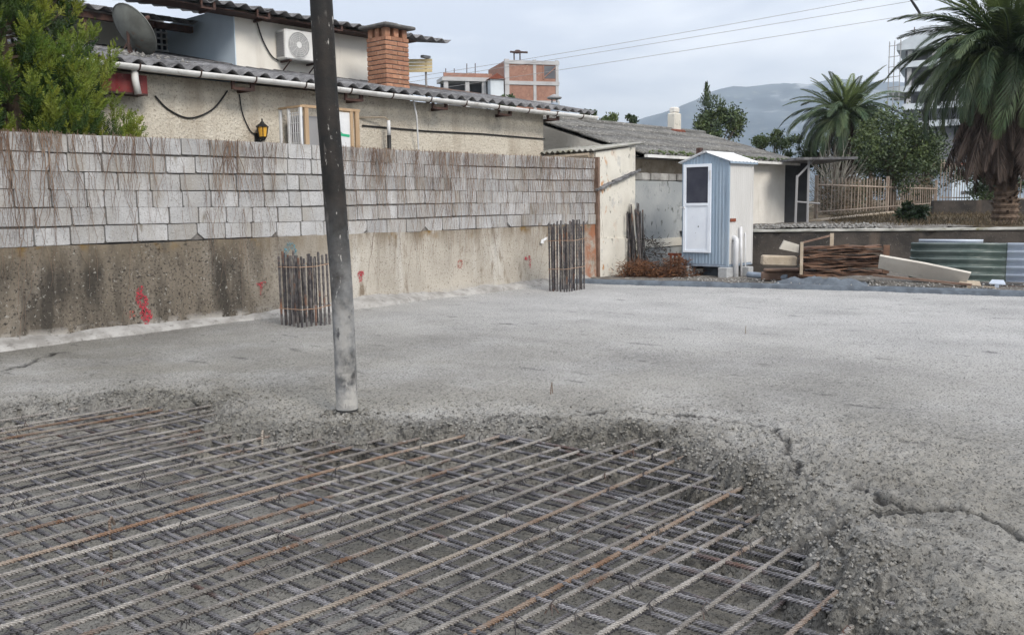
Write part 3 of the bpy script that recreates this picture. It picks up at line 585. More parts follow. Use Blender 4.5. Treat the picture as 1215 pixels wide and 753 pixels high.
# ------------------------------------------------------------------ corrugated sheets
def corrug(wd, ln, pitch, amp, th=.012, seg=10, rows=1, sag=0, square=False):
    """sheet: x across the waves (0..wd), y along the slope (0..ln)"""
    n = max(4, int(round(wd/pitch*seg))); b = MB(); vs = []
    def h(x):
        a = math.sin(2*math.pi*x/pitch)
        return amp*(max(-1, min(1, a*2.2)) if square else a)
    for s in (0, 1):
        for j in range(rows+1):
            for i in range(n+1): x = wd*i/n; vs.append((x, ln*j/rows, h(x)-(th if s else 0)-sag*4*(j/rows)*(1-j/rows)))
    A = (rows+1)*(n+1); fs = []
    for j in range(rows):
        for i in range(n):
            p = j*(n+1)+i; fs += [(p, p+1, p+n+2, p+n+1), (A+p+n+1, A+p+n+2, A+p+1, A+p)]
    for i in range(n): fs += [(A+i, A+i+1, i+1, i), (rows*(n+1)+i, rows*(n+1)+i+1, A+rows*(n+1)+i+1, A+rows*(n+1)+i)]
    for j in range(rows): p = j*(n+1); fs += [(p, p+n+1, A+p+n+1, A+p), (A+p+n, A+p+2*n+1, p+2*n+1, p+n)]
    b.add(vs, fs); return b
# ------------------------------------------------------------------ the long house behind the wall
HY = 1.3; EY = .95; EZ = 3.355; SL = .205
house = thing('long_house', 'low cream roughcast house with corrugated roof behind the block wall', 'house', (4, HY, 0)); HP = Vector((4, HY, 0))
def hb(name, mtl, parts, smooth=False, parent=house, org=HP):
    b = MB()
    for a, c in parts: b.box(Vector(a)-org, Vector(c)-org)
    return b.build(name, mtl, parent, smooth)
hb('wall', M_['rough'], [((-6, HY, 0), (10.97, 6.5, 3.26))])
SW = 1.08; me_front = [corrug(SW+.05, 2.25/math.cos(math.atan(SL)), .27, .036, .014, 10).mesh('roof_sheet', M_['asb'], True) for _ in range(1)]
me_back = corrug(SW+.05, 2.45/math.cos(math.atan(SL)), .27, .036, .014, 8).mesh('roof_sheet', M_['asb'], True)
x = -4.0; i = 0
while x < 12.1:
    o = link('roof_sheet', me_front[0], house); o.location = (x-4, EY-.02-HY+R(-.02, .02), EZ+(i % 2)*.006); o.rotation_euler = (math.atan(SL), 0, R(-.004, .004))
    if x < 4.9:
        o = link('roof_sheet', me_back, house); o.location = (x-4, EY+2.1-HY, EZ+2.12*SL+.012); o.rotation_euler = (math.atan(SL), 0, 0)
    x += SW; i += 1
# brown tiled hip behind the chimney
b = MB(); z = lambda y: EZ+(y-EY)*SL+.03
b.add([Vector(p)-HP for p in [(8.95,2.9,z(2.9)), (12.1,2.9,z(2.9)-.03), (10.6,4.6,z(4.6)-.1), (8.95,4.9,z(4.9))]], [(0,1,2,3)]); 
for k_ in range(7):
    y0 = 3.0+k_*.27; b.tube([Vector((8.95,y0,z(y0)+.0))-HP, Vector((12.0-.75*(y0-2.9),y0,z(y0)-.02))-HP], .03, 6)
b.build('tiled_hip', M_['browntile'], house)
# gutter with straps and brackets
g = thing('roof_gutter', None, None); g.parent = house; g.location = (0, EY-.065-HY, 3.30)
b = MB(); n = 60; vs = []; prof = [(math.cos(a)*.072, math.sin(a)*.072) for a in np.linspace(math.pi, 2*math.pi, 9)]; prof += [(p[0]*.93, p[1]*.93) for p in prof[::-1]]
for i in range(n+1):
    x = -4+16.2*i/n; dz = .006*math.sin(x*1.7)-(x*.004-.012)
    for (py_, pz) in prof: vs.append((x-4, py_, pz+dz))
k = len(prof); b.add(vs, [(i*k+j, i*k+(j+1) % k, i*k+k+(j+1) % k, i*k+k+j) for i in range(n) for j in range(k)] + [tuple(range(k)), tuple(range(n*k+k-1, n*k-1, -1))])
gb = b.build('trough', M_['gutter'], g, True)
st = MB(); st.tube([(0, math.cos(a)*.078, math.sin(a)*.078) for a in np.linspace(math.pi*.95, 2.05*math.pi, 10)], .011, 5); stm = st.mesh('strap', M_['rustdark'])
for i in range(19):
    o = link('strap', stm, g); o.location = (-3.8+.86*i-4, 0, -(-3.8+.86*i)*.004+.012)
br = MB(); br.box((-.03,-.02,-.24), (.03,.02,-.06)); br.box((-.025,.02,-.24), (.025,.42,-.19)); br.box((-.29,-.02,-.245), (-.03,.02,-.205)); br.box((-.33,-.02,-.24), (-.29,.02,-.06)); brm = br.mesh('eave_bracket', M_['rustdark'])
for x in (-.6, 1.7, 3.95, 5.95, 7.85, 9.55, 11.0): o = link('eave_bracket', brm, house); o.location = (x-4, EY-HY+.0, 3.36)
hb('soffit_board', M_['rustdark'], [((-4, EY+.06, 3.285), (12.1, HY+.02, 3.30))])
# upper storey
hb('upper_wall', M_['white'], [((5.05, 3.0, 3.4), (8.6, 5.6, 4.72))])
hb('side_shade_skin', M_['blueshade_plaster'], [((5.03, 2.997, 3.4), (5.048, 5.19, 4.75))])  # thin added skin that tints the side wall with its blue shade
hb('recessed_wall', M_['white'], [((-4, 5.2, 3.4), (5.03, 5.5, 4.82))])
me_u = corrug(SW+.05, 2.6, .27, .034, .014, 10).mesh('roof_sheet', M_['asb'], True)
x = 3.3; i = 0
while x < 8.6:
    o = link('roof_sheet', me_u, house); o.location = (x-4, 2.5-HY, 4.665+(i % 2)*.006); o.rotation_euler = (.15, 0, 0); x += SW*.955; i += 1
hb('eave_board', M_['rustdark'], [((3.4, 2.62, 4.585), (8.8, 3.02, 4.60))])
for x in (4.4, 5.4, 6.9, 8.3): o = link('eave_bracket', brm, house); o.location = (x-4, 2.55-HY, 4.70); o.scale = (.7, 1, .7)
me_p = corrug(SW+.05, 1.45, .27, .034, .014, 10).mesh('roof_sheet', M_['asb'], True)
for i in range(7): o = link('roof_sheet', me_p, house); o.location = (4.0-SW*.99*(i+.2)-4, 3.88-HY, 4.59+(i % 2)*.006); o.rotation_euler = (.2, 0, 0)
hb('porch_beam', M_['rustdark'], [((-2, 4.02, 4.44), (4.9, 4.12, 4.54)), ((4.2, 3.95, 4.46), (4.26, 4.6, 4.5))])
p = on_y(101, 48, 4.1); hb('porch_post', M_['rustdark'], [((p.x-.03, 4.05, p.z-.1), (p.x+.03, 4.11, 4.5))])
# grille window in the recess
a = on_y(168, 38, 5.2); c = on_y(203, 63, 5.2)
wn = hb('window', M_['glass'], [((a.x, 5.17, c.z), (c.x, 5.205, a.z+.12))])
b = MB()
for k_ in range(6):
    xq = a.x-4+(c.x-a.x)*k_/5; b.box((xq-.014, 5.11-HY, c.z), (xq+.014, 5.14-HY, a.z+.12))
for k_ in range(5):
    zq = c.z+(a.z+.12-c.z)*k_/4; b.box((a.x-4, 5.08-HY, zq-.014), (c.x-4, 5.112-HY, zq+.014))
b.build('window_grille', M_['whitepaint'], wn)
# rubble and leaf litter lying on the roof by the dish
V, F = crumbs(110, lambda: (lambda x, y: (x, y, EZ+(y-EY)*SL+.04))(R(1.2, 3.6), R(1.5, 3.4)), .012, .045)
tag(link('roof_litter', np_mesh('roof_litter', V, F, M_['rubblestone'])), 'pale litter and broken bits lying on the corrugated roof beside the dish', 'litter', kind='stuff')
# brick chimney: every brick its own piece
cx0, cx1, cy0, cy1 = 7.10, 7.63, 1.62, 2.12
ch = thing('chimney', None, None); ch.parent = house; ch.location = ((cx0+cx1)/2-4, (cy0+cy1)/2-HY, 3.3); 
hx, hy = (cx1-cx0)/2, (cy1-cy0)/2
b = MB(); b.box((-hx+.012, -hy+.012, -.1), (hx-.012, hy-.012, 1.07)); b.build('mortar', M_['mortar'], ch)
bw, bd, bh = hx-.006, .1, .066
brm1 = MB().chamf((-bw/2+.004, -.05, 0), (bw/2-.004, .05, bh), .006).mesh('brick', M_['brick'])
for k_ in range(14):
    z = -.03+k_*.0795; of = bw/2 if k_ % 2 else 0
    for side in range(4):
        Ls = hx if side % 2 == 0 else hy; nb = 2
        for q in range(3):
            u = -Ls+of*0+(q*2*Ls/2.0)-(Ls/2 if k_ % 2 else 0)+Ls/2
            u0, u1 = max(-Ls, u-Ls/2), min(Ls, u+Ls/2)
            if u1-u0 < .05: continue
            o = link('brick', brm1, ch); o.scale = ((u1-u0)/bw, 1, 1); cu = (u0+u1)/2; rz = side*math.pi/2
            loc = Vector((cu, -(hy if side % 2 == 0 else hx)+.046+R(-.004, .004), z)); o.location = Matrix.Rotation(rz, 3, 'Z') @ loc; o.rotation_euler = (0, R(-.01, .01), rz+R(-.01, .01))
for (x, y) in ((-hx+.07, -hy+.07), (hx-.07, -hy+.07), (-hx+.07, hy-.07), (hx-.07, hy-.07), (0, -hy+.07), (-hx+.07, 0)):
    b = MB(); b.chamf((x-.055, y-.055, 1.07), (x+.055, y+.055, 1.22), .008); b.build('cap_pier', M_['brick'], ch)
b = MB(); b.chamf((-hx-.1, -hy-.1, 1.221), (hx+.1, hy+.1, 1.275), .015); b.chamf((-hx+.08, -hy+.08, 1.276), (hx-.12, hy-.06, 1.33), .02); b.build('cap_slab', M_['stone'], ch)
# things on the house
def fanface(b, cx, cz, r, y, n=28):
    for rr in np.linspace(r*.25, r, 6): b.tube([(cx+math.cos(a)*rr, y, cz+math.sin(a)*rr) for a in np.linspace(0, 2*math.pi, n)], .005, 4, False)
    for a in np.linspace(0, 2*math.pi, 14)[:-1]: b.tube([(cx+math.cos(a)*r*.2, y, cz+math.sin(a)*r*.2), (cx+math.cos(a)*r, y, cz+math.sin(a)*r)], .004, 4, False)
def disc(b, cx, cz, r, y, n=24): b.add([(cx+math.cos(a)*r, y, cz+math.sin(a)*r) for a in np.linspace(0, 2*math.pi, n+1)[:-1]], [tuple(range(n))])
ac = thing('air_conditioner', 'white outdoor air conditioning unit on the cream upper wall', 'air conditioner', (5.83, 2.72, 3.97))
b = MB(); b.chamf((0, 0, 0), (.78, .27, .5), .02); b.build('casing', M_['acwhite'], ac)
b = MB(); disc(b, .27, .25, .215, -.004); b.build('fan_recess', M_['acgrille'], ac)
b = MB(); fanface(b, .27, .25, .215, -.012); b.tube([(.27,-.02,.25), (.27,-.005,.25)], .05, 12); b.build('fan_guard', M_['acwhite'], ac)
b = MB(); b.box((-.004,.04,.05), (.0,.24,.45)); [b.box((-.012,.04,z_), (-.004,.24,z_+.02)) for z_ in np.arange(.06,.44,.04)]; b.build('side_fins', M_['acgrille'], ac)
b = MB(); b.box((.6,-.004,.37), (.72,-.001,.41)); b.build('badge', M_['cable'], ac)
for x_ in (.1, .64): b = MB(); b.box((x_-.02,.0,-.03), (x_+.02,.28,-.001)); b.tube([(x_,.02,-.025), (x_,.28,-.2)], .012, 5); b.build('wall_bracket', M_['rustdark'], ac)
# satellite dish
p = on_y(152, 42, 2.0)
ds = thing('satellite_dish', 'grey rust-spotted satellite dish standing on the corrugated roof', 'satellite dish', (p.x, 2.0, EZ+1.05*SL+.02))
b = MB(); nr, na = 6, 28; vs = [(0, 0, 0)]; rad = .36
for i in range(1, nr+1):
    for q in range(na): a_ = q*2*math.pi/na; rr = rad*i/nr; vs.append((rr*math.cos(a_), rr*math.sin(a_)*1.06, .13*(i/nr)**2))
fs = [(0, 1+q, 1+(q+1) % na) for q in range(na)] + [(1+(i-1)*na+q, 1+i*na+q, 1+i*na+(q+1) % na, 1+(i-1)*na+(q+1) % na) for i in range(1, nr) for q in range(na)]
b.add(vs, fs); b.tube([(rad*math.cos(a_), rad*1.06*math.sin(a_), .13) for a_ in np.linspace(0, 2*math.pi, na+1)], .009, 5, False)
o = b.build('reflector', M_['dish'], ds, True); aim = (RIGHT*.5 + Vector((0,0,.62)) + FWD*.75).normalized(); o.rotation_euler = aim.to_track_quat('Z', 'Y').to_euler(); o.location = (0, 0, .30)
b = MB(); b.tube([(0,0,-.06), (0,0,.28), (0,0,.33)], .022, 8); b.tube([(-.14,.1,-.08), (0,0,.2)], .012, 6); b.tube([(.14,.1,-.08), (0,0,.2)], .012, 6); b.build('mast', M_['rustdark'], ds)
A = Vector((0,0,.34))+aim*.42; b = MB(); low = Vector((0,0,.34)) + (aim.cross(RIGHT)).normalized()*.33; b.tube([low, A], .010, 5); b.tube([A, A-aim*.09], .03, 8); b.build('feed_arm', M_['rustdark'], ds)
V_, F_ = crumbs(40, lambda: (R(-.22,.2), R(-.2,.12), R(-.07,.03)), .03, .09); link('stone_ballast', np_mesh('stone_ballast', V_, F_, M_['rubblestone']), ds)
# red metal box under the eaves and its downpipe
a = on_y(112, 82, 1.05); c = on_y(175, 112, 1.05); rb = thing('red_panel', 'dark red sheet metal panel under the gutter beside the evergreen', 'panel', (a.x-.5, 1.05, c.z))
wd = c.x-a.x+.5; b = corrug(wd, .3, .22, .008, .006, 8, 1, 0, True); o = b.build('sheet', M_['redmetal'], rb); o.rotation_euler = (math.pi/2, 0, 0); o.scale.y = (a.z-c.z-.02)/.3
b = MB(); b.box((0,.02,-.015), (wd,.24,.0)); b.box((0,-.012,-.02), (wd,.02,.005)); b.build('bottom_tray', M_['rustdark'], rb)
p = on_y(160, 90, .93); b = MB(); b.tube([(0,0,0), (0.0,0,-.12), (.03,0,-.3)], .045, 10); o = b.build('downpipe', M_['gutter'], None, True); o.location = (p.x, .93, 3.24); tag(o, 'short white downpipe stub below the gutter by the red panel', 'downpipe')
# caged air conditioner on the lower wall
y0 = .78; A_ = on_y(358, 175, y0); B_ = on_y(426, 176, y0); x0, x1 = A_.x, B_.x; z0, z1 = 2.25, 2.93
cg = thing('caged_unit', 'outdoor unit in a white steel and timber cage on the roughcast wall', 'cage', (x0, y0, z0)); Wd = x1-x0; Dp = HY-y0; Hh = z1-z0
for (x, y) in ((0, 0), (0, Dp*.55), (0, Dp-.02)): b = MB(); b.box((x-.018, y-.018, -.05), (x+.018, y+.018, Hh)); b.build('frame_post', M_['whitepaint'], cg)
b = MB(); b.box((-.02,-.02,Hh), (.02,Dp,Hh+.03)); b.box((-.02,-.02,-.07), (.02,Dp,-.05)); b.build('side_rail', M_['wood'], cg)
b = MB(); b.box((.02,-.025,Hh), (Wd+.02,.03,Hh+.04)); b.box((Wd-.02,.03,Hh), (Wd+.02,Dp,Hh+.035)); b.build('top_rail', M_['wood'], cg)
for k_ in range(5): b = MB(); yy = Dp*.05+k_*Dp*.1; b.box((-.005, yy, -.05), (.005, yy+.008, Hh-.06)); b.build('grille_bar', M_['whitepaint'], cg)
b = MB(); [b.box((-.004, 0.02, z_), (.004, Dp*.52, z_+.01)) for z_ in np.linspace(.02, Hh-.08, 5)]; b.build('grille_rail', M_['whitepaint'], cg)
for xq, wq in ((.10, .045), (Wd-.03, .05), (Wd-.14, .035)): b = MB(); b.box((xq-wq/2*1.5, -.02, -.06), (xq+wq/2*1.5, .02, Hh)); b.build('timber_post', M_['wood'], cg)
pa = on_y(400, 135, y0).x-x0; pb = on_y(416.5, 135, y0).x-x0
b = MB(); b.box((pa-.22, .0, -.06), (pb, .015, Hh-.02)); pn = b.build('white_panel', M_['whitepaint'], cg)
b = MB(); b.poly([(pa+.04,-.004,.30), (pb-.05,-.004,.285), (pb-.04,-.004,.325), (pa+.03,-.004,.34)], (0,.003,0)); b.poly([(pa+.05,-.004,.345), (pa+.09,-.004,.34), (pa+.06,-.004,.36)], (0,.003,0)); b.build('green_label', M_['green'], pn)
b = MB(); b.chamf((.06,.14,-.05), (Wd-.08,.42,Hh-.1), .02); b.build('unit_casing', M_['acgrille'], cg)
# wall lantern
p = on_y(311, 155, HY-.12); ln_ = thing('wall_lantern', 'small black wall lantern with amber glass on the roughcast wall', 'lantern', (p.x, HY-.13, p.z-.12))
def frustum(b, z0, r0, z1, r1, n=6): b.tube([(0,0,z0), (0,0,z1)], r0, n, True, [r0, r1])
b = MB(); frustum(b, .03, .06, .17, .085); b.build('glass', M_['lampglass'], ln_)
b = MB(); frustum(b, .17, .105, .215, .05); frustum(b, .215, .045, .25, .02); b.tube([(0,0,.25), (0,0,.29)], .012, 6); b.build('roof_cap', M_['black'], ln_)
b = MB(); frustum(b, -.03, .025, .03, .065)
for q in range(6): a_ = q*math.pi/3; b.tube([(math.cos(a_)*.062, math.sin(a_)*.062, .03), (math.cos(a_)*.088, math.sin(a_)*.088, .175)], .007, 4)
b.build('frame', M_['black'], ln_)
b = MB(); b.tube([(0,0,-.01), (-.03,.06,-.06), (-.02,.13,.0)], .014, 6); b.box((-.06,.11,-.09), (.03,.13,.09)); b.build('wall_arm', M_['black'], ln_)
# pipes and cables
p = on_y(461, 143, 1.1); q = on_y(463, 182, 1.1); vp = thing('vent_pipe', 'short pipe, white above and black below, rising behind the block wall', 'pipe', (p.x, 1.1, q.z-.3))
b = MB(); b.tube([(0,0,0), (0,0,(p.z-q.z)*.55+.3)], .035, 8); b.build('black_length', M_['black'], vp, True)
b = MB(); hz = (p.z-q.z)+.3; b.tube([(0,0,(p.z-q.z)*.55+.3), (0,0,hz)], .03, 8); b.build('white_length', M_['pvc'], vp, True)
b = MB(); b.tube([(0,0,hz), (-.06,.03,hz+.05), (-.5,.19,hz+.03), (-.55,.19,hz+.02)], .014, 6); b.build('elbow_run', M_['timberpale'], vp, True)
a = on_y(489, 112, 1.0); c = on_y(497, 184, 1.22); b = MB(); b.tube([a, a.lerp(c, .35)+Vector((.03,-.02,0)), c, c-Vector((0,0,.3))], .016, 6); tag(b.build('drain_hose', M_['pvc'], None, True), 'thin white drain tube running down from the gutter', 'tube')
a = on_y(430, 149, HY-.02); c = on_y(646, 165, HY-.02); b = MB(); b.tube([a, a.lerp(c,.3)+Vector((0,0,-.015)), a.lerp(c,.6)+Vector((0,0,.008)), c], .014, 5); tag(b.build('conduit', M_['cable']), 'long dark conduit running level along the roughcast wall', 'conduit')
def cable(pts, r, label, cat='cable', m=M_['cable'], nm='cable', sub=10):
    P_ = [Vector(p) for p in pts]; out = []
    for i in range(len(P_)-1):
        a, q = P_[i], P_[i+1]; am = P_[i-1] if i else a; qn = P_[i+2] if i+2 < len(P_) else q
        for s in range(sub): t = s/sub; out.append(.5*((2*a)+(q-am)*t+(2*am-5*a+4*q-qn)*t*t+(3*a-am-3*q+qn)*t*t*t))
    out.append(P_[-1]); b = MB(); b.tube(out, r, 5); return tag(b.build(nm, m, None, True), label, cat)
cable([on_y(*q, HY-.02) for q in ((184,114), (200,130), (225,140), (252,130), (270,108))], .012, 'black cable looping in a sag across the roughcast wall')
cable([on_y(*q, HY-.02) for q in ((284,112), (288,135), (297,155), (305,160))], .009, 'black cable dropping from the eaves to the lantern')
cable([on_y(*q, 2.97) for q in ((304,24), (312,48), (322,66), (330,72))], .012, 'black cable hanging from the upper eaves to the air conditioner')
# slatted board on a pole beyond the chimney
p = at(506, 110, 19); pz = at(506, 68, 19); sg = thing('slatted_sign', 'cream slatted board on a thin pole beyond the brick chimney', 'board', (p.x, p.y, 2.5))
b = MB(); b.tube([(0,0,0), (0,0,pz.z-2.5)], .022, 8); b.box((-.1,-.04,pz.z-2.52), (.1,.04,pz.z-2.47)); b.build('pole', M_['acgrille'], sg)
for k_, py in enumerate((73, 77, 81, 85)):
    a = at(483, py-1, 19)-sg.location; c = at(513, py+1.5, 19)-sg.location; b = MB(); b.box((-.02,-.015,0), ((c-a).length,.015,.055)); o = b.build('slat', M_['yellow'], sg); o.location = a+Vector((0,0,-.04))+FWD*-.06; o.rotation_euler = (0, 0, math.atan2(RIGHT.y, RIGHT.x))

# ------------------------------------------------------------------ annex at the end of the wall
annex = thing('annex', 'small cream annex with peeling render at the end of the block wall', 'annex', (11.0, 0, 0)); AO = Vector((11, 0, 0))
b = MB(); b.poly([(0,.02,-.1), (1.38,.02,-.1), (1.38,.02,2.62), (0,.02,2.46)], (0,1.68,0)); b.build('wall', M_['annex'], annex)
b = MB(); b.poly([(.06,-.03,-.1), (1.40,-.03,-.1), (1.40,-.03,.74), (.9,-.03,.76), (.06,-.03,.78)], (0,.047,0)); b.build('plinth', M_['annex'], annex)
b = corrug(1.9, 1.75, .135, .022, .012, 8); o = b.build('roof_sheet', M_['coping'], annex, True); o.rotation_euler = (0, -.115, math.pi/2); o.rotation_euler = (Euler((0,0,math.pi/2)).to_matrix() @ Euler((0,0,0)).to_matrix()).to_euler()
o.matrix_local = Matrix.Translation((-.14, 1.83, 2.50)) @ Matrix.Rotation(-.115, 4, 'Y') @ Matrix.Rotation(-math.pi/2, 4, 'Z')
b = MB(); b.box((-.05,.05,2.36), (-.02,1.6,2.44)); b.tube([(-.1,.1,2.40), (-.1,1.3,2.38)], .05, 8); b.build('eave_beam', M_['timberpale'], annex)
for k_ in range(13):      # broken tiles of an old roof line, set in the render
    t = k_/12; b = MB(); x = .0+1.42*t; z = 1.75+.36*t; b.chamf((-.07,-.07,-.022), (.07,.03,.022), .008); o = b.build('old_tile', M_['asb'], annex); o.location = (x, R(-.01,.01), z+R(-.01,.015)); o.rotation_euler = (R(-.2,.2), -.25+R(-.15,.15), R(-.1,.1))
b = MB(); b.box((-.028,-.05,-.1), (.035,.05,2.36)); b.build('corner_post', M_['twig_dark'], annex)

# ------------------------------------------------------------------ low tiled house behind the cabin
h2 = thing('tiled_house', 'low white house with a long grey lichened roof behind the cabin', 'house', (16, 1.5, 0)); H2 = Vector((16, 1.5, 0))
def h2b(name, m, parts):
    b = MB()
    for a, c in parts: b.box(Vector(a)-H2, Vector(c)-H2)
    return b.build(name, m, h2)
h2b('wall', M_['whitewall'], [((14.9, .1, 0), (20.05, 5.9, 2.44)), ((12.4, .5, 0), (14.9, 5.9, 2.44))])
h2b('grey_front', M_['greyrender'], [((12.4, .12, 0), (14.9, .49, 1.93))])
h2b('pale_band', M_['annex'], [((12.42, .09, .52), (14.8, .13, .70))])
h2b('fascia', M_['timberpale'], [((12.55, .40, 2.08), (14.88, .49, 2.40))])
h2b('eave_gutter', M_['gutter'], [((12.5, -.20, 2.395), (20.45, -.12, 2.455))])
for k_ in range(7): b = MB(); b.chamf((0,0,0), (.33,.3,.16), .02); o = b.build('capping_block', M_['rubblestone'], h2); o.location = Vector((12.45+.345*k_, .10+R(-.02,.03), 1.935))-H2; o.rotation_euler = (0, R(-.03,.03), R(-.05,.05))
b = MB(); b.poly([Vector(q)-H2 for q in ((20.05,.1,2.44), (20.05,5.9,2.44), (20.05,3.0,3.36))], (-.2,0,0)); b.build('gable', M_['whitewall'], h2); b = MB(); b.poly([Vector(q)-H2 for q in ((12.45,.1,2.44), (12.45,5.9,2.44), (12.45,3.0,3.36))], (.2,0,0)); b.build('gable', M_['whitewall'], h2)
pit = math.atan2(3.45-2.47, 3.15); sll = math.hypot(3.45-2.47, 3.15)/4+.06
m_t = [corrug(1.02, sll, .17, .026, .016, 7).mesh('roof_sheet', M_['tileroof'], True)]
for side in (0, 1):
    for r_ in range(4):
        for c_ in range(8):
            o = link('roof_sheet', m_t[0], h2); f = r_/4; jx = R(-.01,.01)
            if side == 0: M4 = Matrix.Translation(Vector((12.45+c_*1.0+jx, -.15+3.15*f, 2.475+.98*f+R(-.006,.006)+(c_ % 2)*.006))-H2) @ Matrix.Rotation(pit-.012, 4, 'X')
            else: M4 = Matrix.Translation(Vector((13.45+c_*1.0, 6.15-3.15*f, 2.475+.98*f))-H2) @ Matrix.Rotation(math.pi, 4, 'Z') @ Matrix.Rotation(pit-.012, 4, 'X')
            o.matrix_local = M4
b = MB(); b.tube([Vector((12.4,3.0,3.46))-H2, Vector((20.5,3.0,3.46))-H2], .07, 8); b.build('ridge_cap', M_['tileroof'], h2, True)
V_, F_ = crumbs(420, lambda: (lambda x: (x-16, -.17+R(-.03,.25)-1.5, 2.50+R(-.01,.05)))(R(12.6,20.5)), .012, .045); tag(link('eave_moss', np_mesh('eave_moss', V_, F_, M_['leafmid']), h2), kind='stuff')
p = on_y(800, 156, 3.0); q = on_y(800, 131, 3.0); b = MB(); c_ = thing('roof_chimney', None, None); c_.parent = h2; c_.location = Vector((p.x, 3.0, 3.3))-H2
b = MB(); b.chamf((-.17,-.13,0), (.17,.13,.62), .03); b.build('stack', M_['annex'], c_); b = MB(); b.chamf((-.3,-.2,-.1), (.3,.2,.17), .03); b.build('flashing', M_['rustred'], c_); b = MB(); b.chamf((-.12,-.1,.62), (.13,.1,.78), .03); b.build('pot', M_['whitewall'], c_)
# grey metal flue beyond the long roof
p = at(658, 142, 24.5); fl = thing('metal_flue', 'small round grey flue with a cowl beyond the end of the gutter', 'flue', (p.x, p.y, 2.6)); zt = at(658, 112, 24.5).z-2.6
b = MB(); b.tube([(0,0,0), (0,0,zt-.22)], .105, 12); b.build('pipe', M_['pvcgrey'], fl, True)
b = MB(); [b.tube([(math.cos(a)*.09, math.sin(a)*.09, zt-.22), (math.cos(a)*.09, math.sin(a)*.09, zt-.12)], .012, 4) for a in (0,1.57,3.14,4.71)]; b.tube([(0,0,zt-.12), (0,0,zt-.08), (0,0,zt)], .2, 12, True, [.17,.2,.03]); b.build('cowl', M_['acgrille'], fl, True)
b = MB(); b.box((-1.6,-1.2,-2.6), (1.6,1.2,-.35)); b.poly([(-1.8,-1.4,-.349), (1.8,-1.4,-.349), (0,-1.4,.1)], (0,2.8,0)); o = b.build('flue_base', M_['tileroof'], fl)

# ------------------------------------------------------------------ site cabin
CX, CY = 12.125, -2.235
cab = thing('site_cabin', 'narrow blue-grey steel toilet cabin with a white half-glazed door', 'cabin', (CX, CY, 0)); W2, D2 = .98, .98; zb, zt_, za = .285, 2.235, 2.40
# front panel faces -X and spans y 0..W2; side faces -Y and spans x 0..D2
def ribsheet(u0, u1, top, n, amp=.008):      # trapezoid-ribbed upright sheet in (u,z), depth outwards
    vs = []; fs = []; us = []; st = (u1-u0)/n
    for k_ in range(n): a = u0+k_*st; us += [(a, 0), (a+st*.42, 0), (a+st*.5, amp), (a+st*.72, amp), (a+st*.8, 0)]
    us.append((u1, 0)); 
    for u, d in us: vs += [(u, d, zb), (u, d, top(u))]
    fs = [(2*i, 2*i+2, 2*i+3, 2*i+1) for i in range(len(us)-1)]
    return vs, fs
gab = lambda u: zt_+(za-zt_)*(1-abs(u-W2/2)/(W2/2))
vs, fs = ribsheet(0, W2, gab, 14); b = MB(); b.add([(-d, u, z) for u, d, z in vs], fs); b.build('front_sheet', M_['cabblue'], cab); b = MB(); b.add([(D2+d, u, z) for u, d, z in vs], fs); b.build('rear_sheet', M_['cabblue'], cab)
vs, fs = ribsheet(0, D2, lambda u: zt_, 12, .006); b = MB(); b.add([(u, -d, z) for u, d, z in vs], fs); b.build('side_sheet', M_['cabside'], cab); b = MB(); b.add([(u, W2+d, z) for u, d, z in vs], fs); b.build('side_sheet', M_['cabside'], cab)
b = MB(); b.box((.004,.004,zb-.03), (D2-.004,W2-.004,zb+.02)); b.box((-.012,-.012,zb-.05), (D2+.012,W2+.012,zb-.031)); b.build('base_frame', M_['pvcgrey'], cab)
for (x, y, m) in ((-.012,-.012,'cabblue'), (D2-.03,-.012,'cabside'), (-.012,W2-.03,'cabblue')): b = MB(); b.box((x, y, zb-.03), (x+.042, y+.042, zt_)); b.build('corner_trim', M_[m], cab)
rf = thing('roof', None, None); rf.parent = cab
for sgn in (0, 1):
    b = corrug(D2+.12, .58, .15, .01, .012, 8, 1, 0, True); o = b.build('roof_sheet', M_['snowroof'], rf)
    if sgn == 0: o.matrix_local = Matrix.Translation((-.06, -.075, zt_-.01)) @ Matrix.Rotation(math.atan2(.175, .49), 4, 'X')
    else: o.matrix_local = Matrix.Translation((D2+.06, W2+.075, zt_-.01)) @ Matrix.Rotation(math.pi, 4, 'Z') @ Matrix.Rotation(math.atan2(.175, .49), 4, 'X')
b = MB(); b.box((-.06,W2/2-.05,za+.0), (D2+.06,W2/2+.05,za+.03)); b.build('ridge', M_['snowroof'], rf)
b = MB(); b.box((-.065,-.07,zt_-.055), (D2+.065,-.055,zt_-.012)); b.build('drip_edge', M_['cabblue'], rf)
b = MB(); b.box((.0,W2/2+.12,za-.06), (.10,W2/2+.21,za+.1)); b.build('vent_cap', M_['rustdark'], rf)
